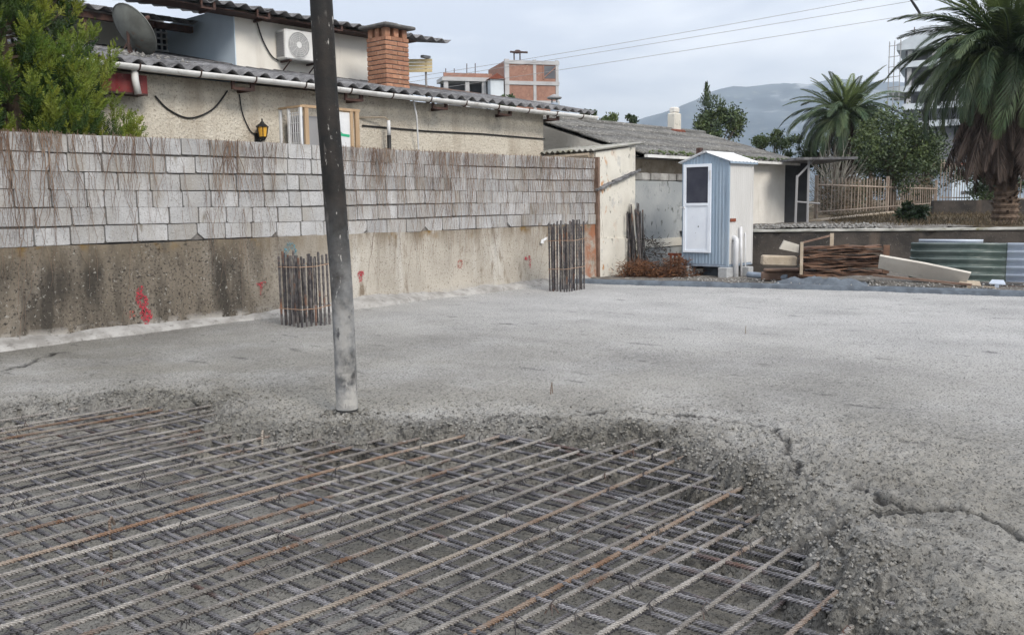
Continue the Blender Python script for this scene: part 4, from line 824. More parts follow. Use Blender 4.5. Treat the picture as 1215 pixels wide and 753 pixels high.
# door: sits towards the far (left) edge of the front
dr = thing('door', None, None); dr.parent = cab; dr.location = (-.014, 0, 0); du0, du1, dz0, dz1 = .36, .95, .50, 2.19
f_ = .055; b = MB()
for (u0, u1, z0, z1) in ((du0,du0+f_,dz0,dz1), (du1-f_,du1,dz0,dz1), (du0+f_,du1-f_,dz1-f_,dz1), (du0+f_,du1-f_,dz0,dz0+.04)): b.box((-.03,u0,z0), (.012,u1,z1))
b.build('frame', M_['door'], dr)
zm = 1.40; b = MB(); b.box((-.016,du0+f_,dz0+.04), (.01,du1-f_,zm)); b.build('lower_panel', M_['door'], dr)
b = MB(); b.box((-.034,du0+f_,zm), (.0,du1-f_,zm+.05)); b.build('mid_rail', M_['door'], dr)
b = MB(); b.box((-.008,du0+f_,zm+.05), (.008,du1-f_,dz1-f_)); b.build('glass', M_['glass'], dr)
b = MB(); b.tube([(-.02,du0+.02,2.0), (-.04,du0+.01,2.0)], .02, 6); b.box((-.05,du0-.01,1.9), (-.03,du0+.015,2.06)); b.build('hinge', M_['whitepaint'], dr)
b = MB(); b.box((-.06,du1-.04,1.35), (-.03,du1-.02,1.39)); b.box((-.06,du1-.04,1.365), (-.05,du1+.06,1.38)); b.build('handle', M_['whitepaint'], dr)
b = MB(); b.tube([(-.017,.62,1.0), (-.02,.62,1.0)], .013, 8); b.build('keyhole', M_['black'], dr)
b = MB(); b.box((.05,-.02,1.09), (.27,-.008,1.15)); o = b.build('rust_plate', M_['rustred'], cab)
# blocks under the cabin
for (x, y, sx, sy, h, lab) in ((.0,.02,.34,.2,.20,'pale concrete block under the near right corner of the cabin'), (.0,.86,.3,.2,.20,'pale concrete block under the far left corner of the cabin'), (.52,-.12,.2,.2,.19,'pale concrete block beside the upright pipes')):
    b = MB(); b.chamf((-sx/2,-sy/2,0), (sx/2,sy/2,h), .012); o = b.build('concrete_block', M_['breeze'], None); o.location = (CX+x+.05, CY+y+.02, .03); o.rotation_euler = (0,0,R(-.15,.15)); tag(o, lab, 'block', 'blocks under the cabin')
b = MB(); b.chamf((-.2,-.25,0), (.2,.2,.19), .02); o = b.build('concrete_block', M_['formconc'], None); o.location = (CX+.5, CY+.5, .03); tag(o, 'dark block in the shadow under the middle of the cabin', 'block', 'blocks under the cabin')
b = MB(); b.box((0,0,0), (.9,.06,.03)); b.box((0,.75,0), (.9,.81,.03)); o = b.build('timber_packer', M_['timberpale']); o.location = (CX+.02, CY+.05, .221); tag(o, 'pair of thin timber packers laid on the blocks below the cabin', 'timber')
# pipes by the cabin side
def pipe(nm, pts, r, m, label): b = MB(); b.tube(pts, r, 10); return tag(b.build(nm, m, None, True), label, 'pipe')
p = on_y(873, 327, CY-.1); q = on_y(873, 284, CY-.1); pipe('waste_pipe', [(p.x, CY-.1, 0), (p.x, CY-.1, q.z-.05), (p.x+.015, CY-.09, q.z), (p.x+.04, CY-.05, q.z+.02), (p.x+.05, CY+.02, q.z+.02)], .05, M_['pvc'], 'thick white upright waste pipe with elbow at the cabin side')
p = on_y(880, 324, CY-.08); q = on_y(880, 269, CY-.08); pipe('water_pipe', [(p.x, CY-.07, 0), (p.x-.02, CY-.06, q.z)], .026, M_['pvc'], 'tall thin white upright pipe at the cabin side')
p = on_y(885, 322, CY-.06); q = on_y(884, 277, CY-.06); pipe('water_pipe', [(p.x, CY-.05, 0), (p.x, CY-.04, q.z-.02), (p.x+.02, CY-.02, q.z), (p.x+.05, CY+.0, q.z)], .014, M_['whitepaint'], 'thinnest white pipe, nearest the rear edge of the cabin side')
a = on_z(893, 326, .12); c = on_z(934, 329, .10); pipe('loose_pipe', [a-(c-a)*.15, a, a.lerp(c,.5)-Vector((0,0,.01)), c], .055, M_['pvcgrey'], 'blue-grey plastic pipe lying on the ground right of the cabin')

# ------------------------------------------------------------------ strip of ground behind the kerb, parapet, raised ground
K0 = Vector((9.9, -.1, 0)); K1 = Vector((10.1, -.9, 0)); K2 = Vector((10.86, -3.45, 0)); K3 = Vector((11.66, -7.45, 0)); K4 = Vector((12.5, -12.5, 0))
PA = Vector((13.35, -1.55, 0)); PB = Vector((16.45, -6.6, 0)); PD = (PB-PA).normalized(); PE = PA+PD*16; PN = Vector((PD.y, -PD.x, 0))
kb = MB(); kl = [K0, K1, K2, K3, K4]; pts = []
for a, c in zip(kl[:-1], kl[1:]):
    n = max(2, int((c-a).length/.12)); pts += [a.lerp(c, i/n) for i in range(n)]
pts.append(K4); vs = []
for i, p in enumerate(pts):
    t = (pts[min(i+1, len(pts)-1)]-pts[max(i-1, 0)]).normalized(); nn = Vector((t.y, -t.x, 0)); nn = nn if nn.x < 0 else -nn
    h = .075+.02*float(fbm(np.array(p.y), np.array(1.), 2, 3, 7)); j = R(-.008, .008)
    for d, z in ((.10+j, -.03), (.085+j, h*.7), (.05, h), (-.08, h+R(-.004,.004)), (-.1, -.03)): q = p+nn*d; vs.append((q.x-11, q.y+5, z))
kb.add(vs, [(i*5+j, i*5+5+j, i*5+6+j, i*5+j+1) for i in range(len(pts)-1) for j in range(4)])
o = kb.build('kerb', M_['formconc'], None, True); o.location = (11, -5, 0); tag(o, kind='structure')
# strip
def sheet(name, poly, zf, step, m, kind='structure', seed=0):
    xs_ = [p[0] for p in poly]; ys_ = [p[1] for p in poly]; gx_ = np.arange(min(xs_), max(xs_)+step, step); gy_ = np.arange(min(ys_), max(ys_)+step, step); XX, YY = np.meshgrid(gx_, gy_); s_ = poly_sd(XX, YY, poly); ZZ = zf(XX, YY)
    id_ = np.arange(XX.size).reshape(XX.shape); q = np.stack([id_[:-1,:-1], id_[:-1,1:], id_[1:,1:], id_[1:,:-1]], -1).reshape(-1, 4); ok = (s_.ravel()[q] < step*.8).all(1)
    return tag(link(name, np_mesh(name, np.stack([XX, YY, ZZ], -1).reshape(-1, 3), q[ok], m, True)), kind=kind)
sheet('verge', [(10.0,.3), (10.15,-.9), (10.9,-3.45), (11.7,-7.45), (12.5,-12.5), (21,-14.5), (16.6,-6.6), (13.5,-1.5), (14.6,.3)], lambda x, y: .035+.025*fbm(x, y, 1.4, 3, 3)+.012*fbm(x, y, 7, 3, 4), .06, M_['rubble'])
PA = PA+PD*.40
par = thing('parapet_wall', 'low dark mossy concrete wall behind the stacked rubbish', 'wall', (PA.x, PA.y, 0), math.atan2(PD.y, PD.x))
b = MB(); n = 90; vs = []
for i in range(n+1):
    x = 16*i/n
    for (y, z) in ((0, -.05), (.015*float(fbm(np.array(x), np.array(2.), 1.5, 2, 9)), .45), (0, .85), (.22, .85), (.22, -.05)): vs.append((x, y, z))
b.add(vs, [(i*5+j, i*5+5+j, i*5+6+j, i*5+j+1) for i in range(n) for j in range(4)] + [(0,1,2,3,4)]); o = b.build('wall_body', M_['parapet'], par)
b = MB(); vs = []
for i in range(n+1):
    x = 16*i/n
    for (y, z) in ((-.035+R(-.008,.008), .852), (-.035+R(-.008,.008), .885+R(-.006,.006)), (.1, .90+R(-.008,.008)), (.26, .89), (.26, .852)): vs.append((x-.02, y, z))
b.add(vs, [(i*5+j, i*5+5+j, i*5+6+j, i*5+j+1) for i in range(n) for j in range(4)] + [(0,1,2,3,4)]); b.build('coping', M_['coping'], par)
tpoly = [(PA.x+.9, 0.15), (PA.x+.25, PA.y+.1), (PE.x+.2, PE.y+.1), (60,-40), (70,40), (20.2,40), (20.2,.15)]
sheet('terrain', tpoly, lambda x, y: .83+.05*fbm(x, y, .8, 3, 13)+np.clip((x*.755+y*.656-12.5)/26, 0, 1.4)*.45, .5, M_['drygrass'])
sheet('rubble_bank', [(PA.x+.9, 0.1), (PA.x+.3, PA.y+.15), (16.4,-5.5), (18.6,-4.6), (21.5,-1.0), (20.4,.1)], lambda x, y: .90+.06*fbm(x, y, 1.1, 3, 23)+.03*fbm(x, y, 6, 3, 24), .08, M_['rubble'])
stone_me = []
for k_ in range(4):
    V_, F_ = crumbs(1, lambda: (0,0,0), .1, .1); stone_me.append(np_mesh('rubble_stone', V_, F_, M_['rubblestone']))
V_, F_ = crumbs(420, lambda: (lambda t, d: (PA.x+PD.x*t+d*.85, PA.y+PD.y*t+d*.5, .92+R(-.03,.03)))(R(.2,2.9), R(.35,2.6)), .012, .05)
tag(link('rubble_stones', np_mesh('rubble_stones', V_, F_, M_['rubblestone'])), 'pale broken stones spread along the top behind the dark parapet', 'rubble', kind='stuff')
V_, F_ = crumbs(420, lambda: (lambda t, d: (K1.x+(K3.x-K1.x)*t+d+.1, K1.y+(K3.y-K1.y)*t, .05+R(-.01,.03)))(R(.1,1.05), R(.05,1.2)), .008, .028)
tag(link('verge_gravel', np_mesh('verge_gravel', V_, F_, M_['rubblestone'])), 'loose grey gravel on the strip behind the kerb', 'gravel', kind='stuff')

# ------------------------------------------------------------------ rubbish on the verge
# dry rust-brown brush heap
V_ = []; F_ = []
def sliver(p, d, ln, wd):
    d = Vector(d).normalized(); s = d.orthogonal().normalized(); s = Matrix.Rotation(R(0, 6.28), 3, d) @ s; p = Vector(p); o = len(V_); bend = Vector((R(-.03,.03), R(-.03,.03), -R(0,.04)))
    V_.extend([p, p+d*ln*.5+s*wd+bend*.4, p+d*ln+bend, p+d*ln*.5-s*wd+bend*.4]); F_.append((o, o+1, o+2, o+3))
H0 = Vector((11.25,-.42,.03)); H1 = Vector((12.0,-1.5,.03))
for i in range(3600):
    t = R(0,1); c = H0.lerp(H1, t)+Vector((R(-.25,.45), R(-.2,.2), 0)); hh = .44*(.6+.4*math.sin(t*9+.5))*(1-abs(2*t-1)**5); c.z = R(0,1)**.8*hh
    sliver(c, (R(-1,1), R(-1,1), R(-.4,.9)), R(.05,.2), R(.004,.011))
tag(link('dry_brush_heap', np_mesh('dry_brush_heap', [tuple(v) for v in V_], F_, mat('dry_fern', (.17,.075,.035), (.085,.045,.03), 6, .4, .6, .95, layers=[((.3,.17,.09), 13, .58, .7, (1,1,1))], coord='World'))), 'heap of rust-brown dry brushwood left of the cabin', 'brushwood', kind='stuff')
V_ = []; F_ = []
for i in range(900): c = Vector((12.15+R(-.15,.2), -.35+R(-.45,.4), R(.0,.75))); sliver(c, (R(-1,1), R(-1,1), R(-.4,.9)), R(.05,.16), R(.004,.012))
tag(link('dark_bramble', np_mesh('dark_bramble', [tuple(v) for v in V_], F_, M_['parapet'])), 'dark dead bramble growing between the leaning rods and the cabin', 'bramble', kind='stuff')
bun = thing('rod_bundle', 'bundle of dark steel rods leaning against the corner of the annex', 'rods', (12.0, -.25, 0)); rodm = MB(); rodm.tube([(0,0,0), (.004,0,.7), (0,0,1.42)], .014, 6); rme = rodm.mesh('rod', M_['cage'])
for i in range(30):
    o = link('rod', rme, bun); o.location = (R(-.12,.14), R(-.2,.2), .04); o.rotation_euler = (-.11+R(-.05,.05), .09+R(-.05,.05), 0); o.scale.z = R(.86,1.04)
cr = thing('rusty_grate', 'small dark rusted grate standing beside the cabin door', 'grate', (12.2,-1.12,.04))
for k_ in range(5): b = MB(); b.box((-.015,-.2+.09*k_,0), (.015,-.17+.09*k_,.42)); b.build('grate_bar', M_['rustred'], cr)
b = MB(); b.box((-.02,-.22,.38), (.02,.23,.43)); b.build('grate_rail', M_['rustred'], cr)
# stack of rusty brown slats
S0 = Vector((11.72,-3.86,.10)); S1 = Vector((12.42,-5.05,.10)); sdv = (S1-S0); sL = sdv.length; ang = math.atan2(sdv.y, sdv.x)
stk = thing('slat_stack', 'waist-low stack of rusty brown timber slabs behind the kerb', 'timber stack', S0, ang)
slm = []
for v in range(6):
    n = 12; vs = []; tw = R(.03,.05); dp = R(.3,.42)
    for i in range(n+1):
        x = sL*i/n; w_ = .012*math.sin(x*R(5,9)+v); zz = .010*math.sin(x*7+v*2)+R(-.006,.006)
        vs += [(x, -dp/2+w_+R(-.02,.02), zz), (x, dp/2, zz), (x, dp/2, zz+tw+R(-.008,.008)), (x, -dp/2+w_+R(-.02,.02), zz+tw*R(.6,1.1))]
    b = MB(); b.add(vs, [(i*4+j, i*4+(j+1) % 4, i*4+4+(j+1) % 4, i*4+4+j) for i in range(n) for j in range(4)] + [(3,2,1,0), (n*4,n*4+1,n*4+2,n*4+3)]); slm.append(b.mesh('slab', M_['rustwood']))
for k_ in range(12): o = link('slab', slm[k_ % 6], stk); o.location = (R(-.04,.05), R(-.05,.03), .05+k_*.043); o.rotation_euler = (R(-.05,.05), R(-.025,.025), R(-.04,.04)); o.scale.x = R(.9,1.03)
for i in range(9):
    b = MB(); ln = R(.3,.8); x = R(.05, sL-ln); z = R(.06,.56); b.box((0,-.015,0), (ln,.012,.02)); o = b.build('splinter', M_['rustwood'], stk); o.location = (x, -.22+R(-.03,.02), z); o.rotation_euler = (R(-.3,.3), R(-.18,.18), R(-.1,.1))
for (x, y, h0, h1, wd) in ((-.02,-.24,.1,.66,.05), (.50,-.05,.55,.80,.06), (sL-.02,-.24,.12,.60,.10)):
    b = MB(); b.box((x-wd/2,y-.02,h0), (x+wd/2,y+.02,h1)); o = b.build('stake', M_['timberpale'] if wd < .09 else M_['rustwood'], stk)
b = MB(); b.box((0,-.06,0), (.5,-.02,.03), (0,-.25,0), (0,0,0)); o = b.build('splinter', M_['twig_dark'], stk); o.location = (.03,0,.63)
# spilled concrete heap under the stack
c0 = Vector((11.45,-4.35,0)); gxs = np.linspace(-.85,.85,60); gys = np.linspace(-.22,.22,18); XX, YY = np.meshgrid(gxs, gys); ZZ = .21*np.clip(1-(np.abs(XX)/.85)**4, 0, 1)*np.clip(1-(YY/.22)**2, 0, 1)*(1+.5*fbm(XX, YY, 6, 3, 3))-.012
id_ = np.arange(XX.size).reshape(XX.shape); q = np.stack([id_[:-1,:-1], id_[:-1,1:], id_[1:,1:], id_[1:,:-1]], -1).reshape(-1, 4)
o = link('concrete_spill', np_mesh('concrete_spill', np.stack([XX,YY,ZZ],-1).reshape(-1,3), q, M_['formconc'], True)); o.location = c0; o.rotation_euler = (0,0,math.atan2(-3.9,.85)); tag(o, 'rough grey ridge of spilled concrete in front of the slab stack', 'concrete spill')
# beams left of the stack
b = MB(); b.chamf((-.3,-.09,-.085), (.3,.09,.085), .02); o = b.build('timber_beam', M_['timberpale']); o.location = on_y(924, 309, -3.55)+Vector((0,0,0)); o.rotation_euler = (.05, .04, ang+.1); tag(o, 'thick weathered timber offcut lying left of the slab stack', 'timber', 'timber offcuts')
b = MB(); b.poly([(-.16,-.07,-.05), (.17,-.07,-.08), (.16,-.07,.06), (-.1,-.07,.11)], (0,.14,0)); o = b.build('timber_beam', M_['board']); o.location = on_y(936, 293, -3.62); o.rotation_euler = (0, .12, ang); tag(o, 'pale chunky offcut resting higher against the slab stack', 'timber', 'timber offcuts')
b = MB(); [b.chamf((-.45,-.06+.13*k_,0), (.5,.05+.13*k_,.16+.03*k_), .02) for k_ in range(1)]; b.chamf((-.4,-.1,.161), (.42,.1,.215), .015); o = b.build('support_timber', M_['twig_dark']); o.location = (12.05,-3.45,.04); o.rotation_euler = (0,0,ang+.12); tag(o, 'dark timber lying under the pale offcuts', 'timber')
# pale board leaning down from the stack
a = Vector((11.95,-5.12,.40)); c = Vector((12.12,-6.52,.10)); d = (c-a); Lb = d.length
bo = MB(); bo.poly([(0,0,-.09), (Lb*.62,0,-.12), (Lb*.95,0,-.06), (Lb*.98,0,.20), (Lb*.5,0,.19), (0,0,.15)], (0,.05,0)); o = bo.build('pale_board', M_['board']); xax = d.normalized(); zax = Vector((-.45,0,.9)); yax = zax.cross(xax).normalized(); zax = xax.cross(yax); o.matrix_world = Matrix.Translation(a) @ Matrix((xax, yax, zax)).transposed().to_4x4(); tag(o, 'long pale board slanting down from the slab stack to the kerb', 'board')
b = MB(); b.box((0,-.05,0), (1.5,.05,.03)); o = b.build('plank', M_['twig_dark']); o.location = (11.78,-5.1,.20); o.rotation_euler = (0,.07,math.atan2(-1.45,.13)); tag(o, 'thin dark plank under the pale board', 'plank')
# corrugated plastic sheets
G0 = Vector((12.55,-5.42,.10)); gd = Vector((.20,-1,0)).normalized(); gn = Vector((gd.y,-gd.x,0)); gn = gn if gn.x > 0 else -gn; lean = (gn*.42+Vector((0,0,1))).normalized()
gs = thing('corrugated_sheets', 'green corrugated plastic sheets, pale at the far end, leaning behind the kerb', 'corrugated sheet', G0)
def csheet(m, ln, z0, off, wv=5, pit=.135):
    b = corrug(wv*pit, ln, pit, .042, .005, 12); o = b.build('sheet', m, gs, True); yv = gd; xv = lean; zv = xv.cross(yv); o.matrix_local = Matrix.Translation(off) @ Matrix((xv, yv, zv)).transposed().to_4x4(); return o
csheet(M_['greensheet'], 1.52, 0, Vector((0,0,0)))
csheet(M_['palesheet'], 2.2, 0, gd*1.47-gn*.012+Vector((0,0,.006)))
csheet(M_['greensheet'], 1.3, 0, gn*.09+gd*.02+Vector((0,0,.0)), 5)
csheet(M_['palesheet'], 1.0, 0, gn*.19+gd*.10+Vector((0,0,.05)), 5)
for t in (.3, 1.3, 2.8): b = MB(); P0 = gd*t+gn*.9+Vector((0,0,-.1)); b.tube([P0, gd*t+gn*.30+Vector((0,0,.42))], .03, 6); b.build('prop', M_['timberpale'], gs)
for (px, py, m, lab, sx) in ((1183,337,'palesheet','small white plastic tray lying beside the kerb',.24), (1150,338,'timberpale','thin pale splintered lath at the foot of the board',.34)):
    p = on_z(px, py, .09); b = MB(); b.poly([(-sx/2,-.07,0), (sx/2,-.06,.01), (sx/2-.03,.08,.05), (-sx/2+.04,.07,.04)], (0,0,.015)); b.box((-.03,-.09,-.05), (.03,.05,-.001)); o = b.build('scrap_piece', M_[m]); o.location = p; o.rotation_euler = (.1,.1,-1.3); tag(o, lab, 'scrap', 'scraps by the kerb')
for i, (px_, nm_) in enumerate(((1128, 'under the lower end of the pale board'), (1165, 'between the pale board and the white tray'), (1206, 'right of the white tray'))):
    p = on_z(px_, R(339,342), .06); b = MB(); b.box((-R(.1,.25),-.015,0), (R(.1,.2),.015,.012)); o = b.build('splinter', M_['timberpale'] if i % 2 else M_['twig_dark']); o.location = p; o.rotation_euler = (R(-.1,.1), R(-.2,.1), R(-2,-.8)); tag(o, 'thin wood splinter lying at the kerb '+nm_, 'splinter', 'splinters at the kerb')

# ------------------------------------------------------------------ vegetation
def quads_mesh(name, C0, C1, C2, C3, m): 
    V = np.stack([C0, C1, C2, C3], 1).reshape(-1, 3); return np_mesh(name, V, np.arange(len(V)).reshape(-1, 4), m)
def unit(a): return a/np.maximum(np.linalg.norm(a, axis=-1, keepdims=True), 1e-9)
def leaf_cloud(centres, cr, n, ls, up_bias=.3, ar=.5):
    ci = rng.integers(0, len(centres), n); base = centres[ci] + rng.normal(0, 1, (n, 3))*cr[ci][:, None]*np.array([.55, .55, .45])
    d = unit(rng.normal(0, 1, (n, 3))+np.array([0, 0, up_bias])); s = unit(np.cross(d, rng.normal(0, 1, (n, 3)))); L_ = ls*rng.uniform(.6, 1.3, (n, 1))
    return base, base+d*L_*.5+s*L_*ar*.5, base+d*L_, base+d*L_*.5-s*L_*ar*.5
def tree(name, label, c, rad, n, ls, m, z_ground, group=None, clumps=26, cat='tree', m2=None):
    c = Vector(c); t = thing(name, label, cat, (c.x, c.y, z_ground), 0, group); o3 = np.array([0, 0, c.z-z_ground])
    dirs = unit(rng.normal(0, 1, (clumps, 3))); rr = rng.uniform(.35, 1, (clumps, 1))**.6; cen = o3 + dirs*rr*np.array(rad)*.82; cr = rng.uniform(.16, .34, clumps)*min(rad)
    q = leaf_cloud(cen, cr, n, ls); lk = link('crown', quads_mesh('crown', *q, m), t)
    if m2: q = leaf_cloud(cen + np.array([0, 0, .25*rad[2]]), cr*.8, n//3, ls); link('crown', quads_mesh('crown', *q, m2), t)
    b = MB(); h = c.z-z_ground; k_ = max(.05, min(rad)*.09); top = Vector((R(-.1,.1), R(-.1,.1), h))
    b.tube([(0,0,-.1), (R(-.05,.05), R(-.05,.05), h*.5), top], k_, 7, True, [k_*1.4, k_, k_*.4])
    for i in range(0, clumps, 2): b.tube([Vector((0,0,h*R(.35,.7))), (Vector((0,0,h*.75))+Vector(cen[i]))/2, Vector(cen[i])], k_*.3, 4, True, [k_*.4, k_*.25, k_*.08])
    b.build('trunk', M_['treebark'], t); return t
TG = 1.0
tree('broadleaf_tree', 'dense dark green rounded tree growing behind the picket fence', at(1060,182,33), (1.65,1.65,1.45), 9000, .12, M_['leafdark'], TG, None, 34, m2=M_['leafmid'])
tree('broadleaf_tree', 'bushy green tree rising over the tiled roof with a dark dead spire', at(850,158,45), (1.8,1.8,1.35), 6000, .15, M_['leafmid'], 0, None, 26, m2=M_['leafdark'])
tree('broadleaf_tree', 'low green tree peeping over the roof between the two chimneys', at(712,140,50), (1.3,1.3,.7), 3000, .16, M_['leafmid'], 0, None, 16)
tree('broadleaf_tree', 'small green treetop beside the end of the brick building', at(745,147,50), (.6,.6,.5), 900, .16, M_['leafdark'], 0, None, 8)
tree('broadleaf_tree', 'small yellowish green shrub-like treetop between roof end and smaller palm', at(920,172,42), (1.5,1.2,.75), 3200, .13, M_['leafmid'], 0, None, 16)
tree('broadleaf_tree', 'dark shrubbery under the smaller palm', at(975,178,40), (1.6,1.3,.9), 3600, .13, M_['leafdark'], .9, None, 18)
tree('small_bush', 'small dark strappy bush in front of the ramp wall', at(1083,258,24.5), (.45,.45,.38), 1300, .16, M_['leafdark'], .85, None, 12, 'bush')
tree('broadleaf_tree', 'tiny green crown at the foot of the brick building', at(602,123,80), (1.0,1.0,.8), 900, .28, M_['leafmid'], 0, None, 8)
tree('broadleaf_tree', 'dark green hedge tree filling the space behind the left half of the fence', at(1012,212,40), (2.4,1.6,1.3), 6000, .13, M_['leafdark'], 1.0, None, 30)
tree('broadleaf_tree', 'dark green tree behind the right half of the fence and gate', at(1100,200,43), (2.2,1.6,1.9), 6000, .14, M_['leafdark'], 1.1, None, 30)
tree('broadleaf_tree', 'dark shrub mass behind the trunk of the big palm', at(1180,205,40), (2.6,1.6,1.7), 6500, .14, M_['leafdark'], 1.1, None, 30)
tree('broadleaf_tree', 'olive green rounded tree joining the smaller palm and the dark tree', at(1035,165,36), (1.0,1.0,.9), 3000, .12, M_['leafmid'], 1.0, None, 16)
# dead spire in the roof tree
p = at(838, 128, 45); b = MB(); V_ = []; F_ = []
for i in range(500): zz = R(0,1.1); sliver((random.gauss(0,.13*(1.2-zz)), random.gauss(0,.13*(1.2-zz)), zz), (R(-.4,.4), R(-.4,.4), 1), R(.1,.25), .02)
for i in range(260): zz = R(0,.6); sliver((.6+random.gauss(0,.28), random.gauss(0,.2), zz), (R(-.6,.6), R(-.4,.4), 1), R(.1,.25), .018)
o = link('dead_spire', np_mesh('dead_spire', [tuple(v) for v in V_], F_, M_['leafdark'])); o.location = p; tag(o, 'dark dead conifer tips standing above the bushy roof tree', 'dead branches', kind='stuff')
# leafless grey shrub
def twig_shrub(c, rad, n, label):
    c = Vector(c); t = thing('bare_shrub', label, 'shrub', (c.x, c.y, TG)); b = MB()
    for i in range(n):
        a = R(0,6.28); e = R(.2,1.3); d = Vector((math.cos(a)*math.cos(e), math.sin(a)*math.cos(e), math.sin(e))); p = Vector((R(-.2,.2), R(-.2,.2), R(0,.5))); q = p
        pts = [p]
        for k_ in range(5): d = (d+Vector((R(-.3,.3), R(-.3,.3), R(-.25,.15)))).normalized(); q = q+Vector((d.x*rad, d.y*rad, d.z*(c.z-TG+rad*.6)*.9))*.2*R(.6,1.2); pts.append(q)
        b.tube(pts, .012, 3, False, [.016,.014,.012,.01,.008,.005])
    b.build('branches', M_['leafgrey'], t)
twig_shrub(at(990,190,31.5), 1.35, 170, 'leafless grey twiggy shrub between the white house and dark tree')
# climbing brush on the fence
V_ = []; F_ = []
for i in range(2600):
    t = R(0,1); p = at(975+130*t, 232+R(-14,22)-10*t, 26.6+12*t); sliver(p, (R(-1,1), R(-1,1), R(-.6,.8)), R(.08,.28), R(.006,.02))
tag(link('fence_brush', np_mesh('fence_brush', [tuple(v) for v in V_], F_, M_['drygrass'])), 'dry brown brushwood tangled behind the picket fence', 'brushwood', kind='stuff')

V_ = []; F_ = []
for i in range(5200):
    px = R(985, 1215); dpt = R(20.5, 30); p = at(px, 262, dpt); p.z = .84+max(0, min(1.4, (p.x*.755+p.y*.656-12.5)/26))*.45; sliver(p, (R(-.6,.6), R(-.6,.6), 1), R(.05,.22), R(.004,.012))
tag(link('bank_grass', np_mesh('bank_grass', [tuple(v) for v in V_], F_, M_['drygrass'])), 'dry brown grass on the bank behind the dark parapet', 'grass', kind='stuff')
# thuja hedge top left
th = thing('thuja_tree', 'bright green thuja evergreen leaning over the left end of the block wall', 'tree', (.55, .72, .9))
b = MB(); b.tube([(0,0,-.4), (0.05,0,1.6), (-.1,.05,3.4), (-.2,.05,5)], .09, 8, True, [.12,.1,.06,.02])
for i in range(26): z = R(.9,3.6); a = R(-.9,.9); r_ = 1.5-.28*z; b.tube([(0,0,z), (r_*.5*math.cos(a), .2*math.sin(a), z+.12), (r_*.85*math.cos(a), .3*math.sin(a)-.1, z+.4)], .02, 4, True, [.025,.015,.006])
b.build('trunk', M_['treebark'], th)
def plume(p, d, ln, acc):
    d = d/np.linalg.norm(d); s = np.cross(d, rng.normal(0, 1, 3)); s /= np.linalg.norm(s); s2 = np.cross(d, s); k_ = 10
    for f, side, ss in ((s, 1, 0), (s, -1, 0), (s2, 1, 1), (s2, -1, 1)):
        t = np.linspace(.05, .97, k_)[:, None]; base = p + d*ln*t + np.array([0, 0, .25])*ln*t*t*.5
        dirn = unit(d*.8 + f*side*.8 + np.array([0, 0, .3]) + rng.normal(0, .3, (k_, 3))); l_ = ln*(.36*(1-t)+.10); wv = unit(np.cross(dirn, s2 if ss == 0 else s))*.0085 + f*0
        wv = unit(np.cross(dirn, np.cross(dirn, f)+1e-6))*.0052
        acc.append((base, base+dirn*l_*.45+wv, base+dirn*l_, base+dirn*l_*.45-wv))
random.seed(21); rng = np.random.default_rng(21); accA, accB = [], []
for i in range(400):
    z = R(1.05, 4.4); rmax = (1.40-.24*(z-1.15))*(.9+.14*math.sin(z*5.3+1)); a = R(-math.pi, math.pi); rr = rmax*math.sqrt(R(.03, 1)); edge = rr/rmax
    p = np.array([rr*math.cos(a), rr*math.sin(a)*.40-.08, z-.1]); lean_ = np.array([math.cos(a)*.55*edge, math.sin(a)*.3*edge-.12, 1.0])+rng.normal(0, .14, 3); lean_ /= np.linalg.norm(lean_); Lg = R(.35, .75)
    for k_ in range(13):
        f = k_/12; q = p+lean_*Lg*f+np.array([0, 0, .06])*f*f; wd = .16*math.sin(math.pi*min(1, .25+f*.75))+.03
        for r_ in range(2 if f < .9 else 1):
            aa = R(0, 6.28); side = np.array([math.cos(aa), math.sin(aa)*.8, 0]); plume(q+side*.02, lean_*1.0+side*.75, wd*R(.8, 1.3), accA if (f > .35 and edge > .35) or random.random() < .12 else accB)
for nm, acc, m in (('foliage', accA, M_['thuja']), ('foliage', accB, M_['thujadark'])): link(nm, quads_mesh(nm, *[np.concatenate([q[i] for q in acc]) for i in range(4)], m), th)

# palms
def frond_mesh(nm, L_, droop, lift, m, nl=46, ll=.42, hang=.3, dead=False):
    b = MB(); n = 14; pts = []; p = Vector((0, 0, 0)); e = lift
    for i in range(n+1):
        pts.append(p.copy()); e -= droop/n*(1.1 if i > 3 else .5); p = p + Vector((math.cos(e), 0, math.sin(e)))*(L_/n)
    b.tube(pts, .02, 5, False, [.028*(1-.85*i/n)+.003 for i in range(n+1)])
    for k_ in range(nl):
        f = .08+.92*k_/nl; i = min(n-1, int(f*n)); q = pts[i].lerp(pts[i+1], f*n-i); t = (pts[i+1]-pts[i]).normalized(); ln = ll*(math.sin(math.pi*min(1, f*.86+.14))**.6)*R(.85, 1.1)
        for s in (-1, 1):
            d = (t*(.55+.5*f)+Vector((0, s*(.75 if not dead else .35), .28-hang*R(.6,1.4)))).normalized(); w_ = t.cross(d).normalized().cross(d)*.0; wv = t*.026
            q2 = q+d*ln*.55; q3 = q+d*ln+Vector((0, 0, -hang*ln*.45)); b.add([q-wv*.5, q2-wv, q3, q2+wv], [(0,1,2,3)])
    return b.mesh(nm, m)
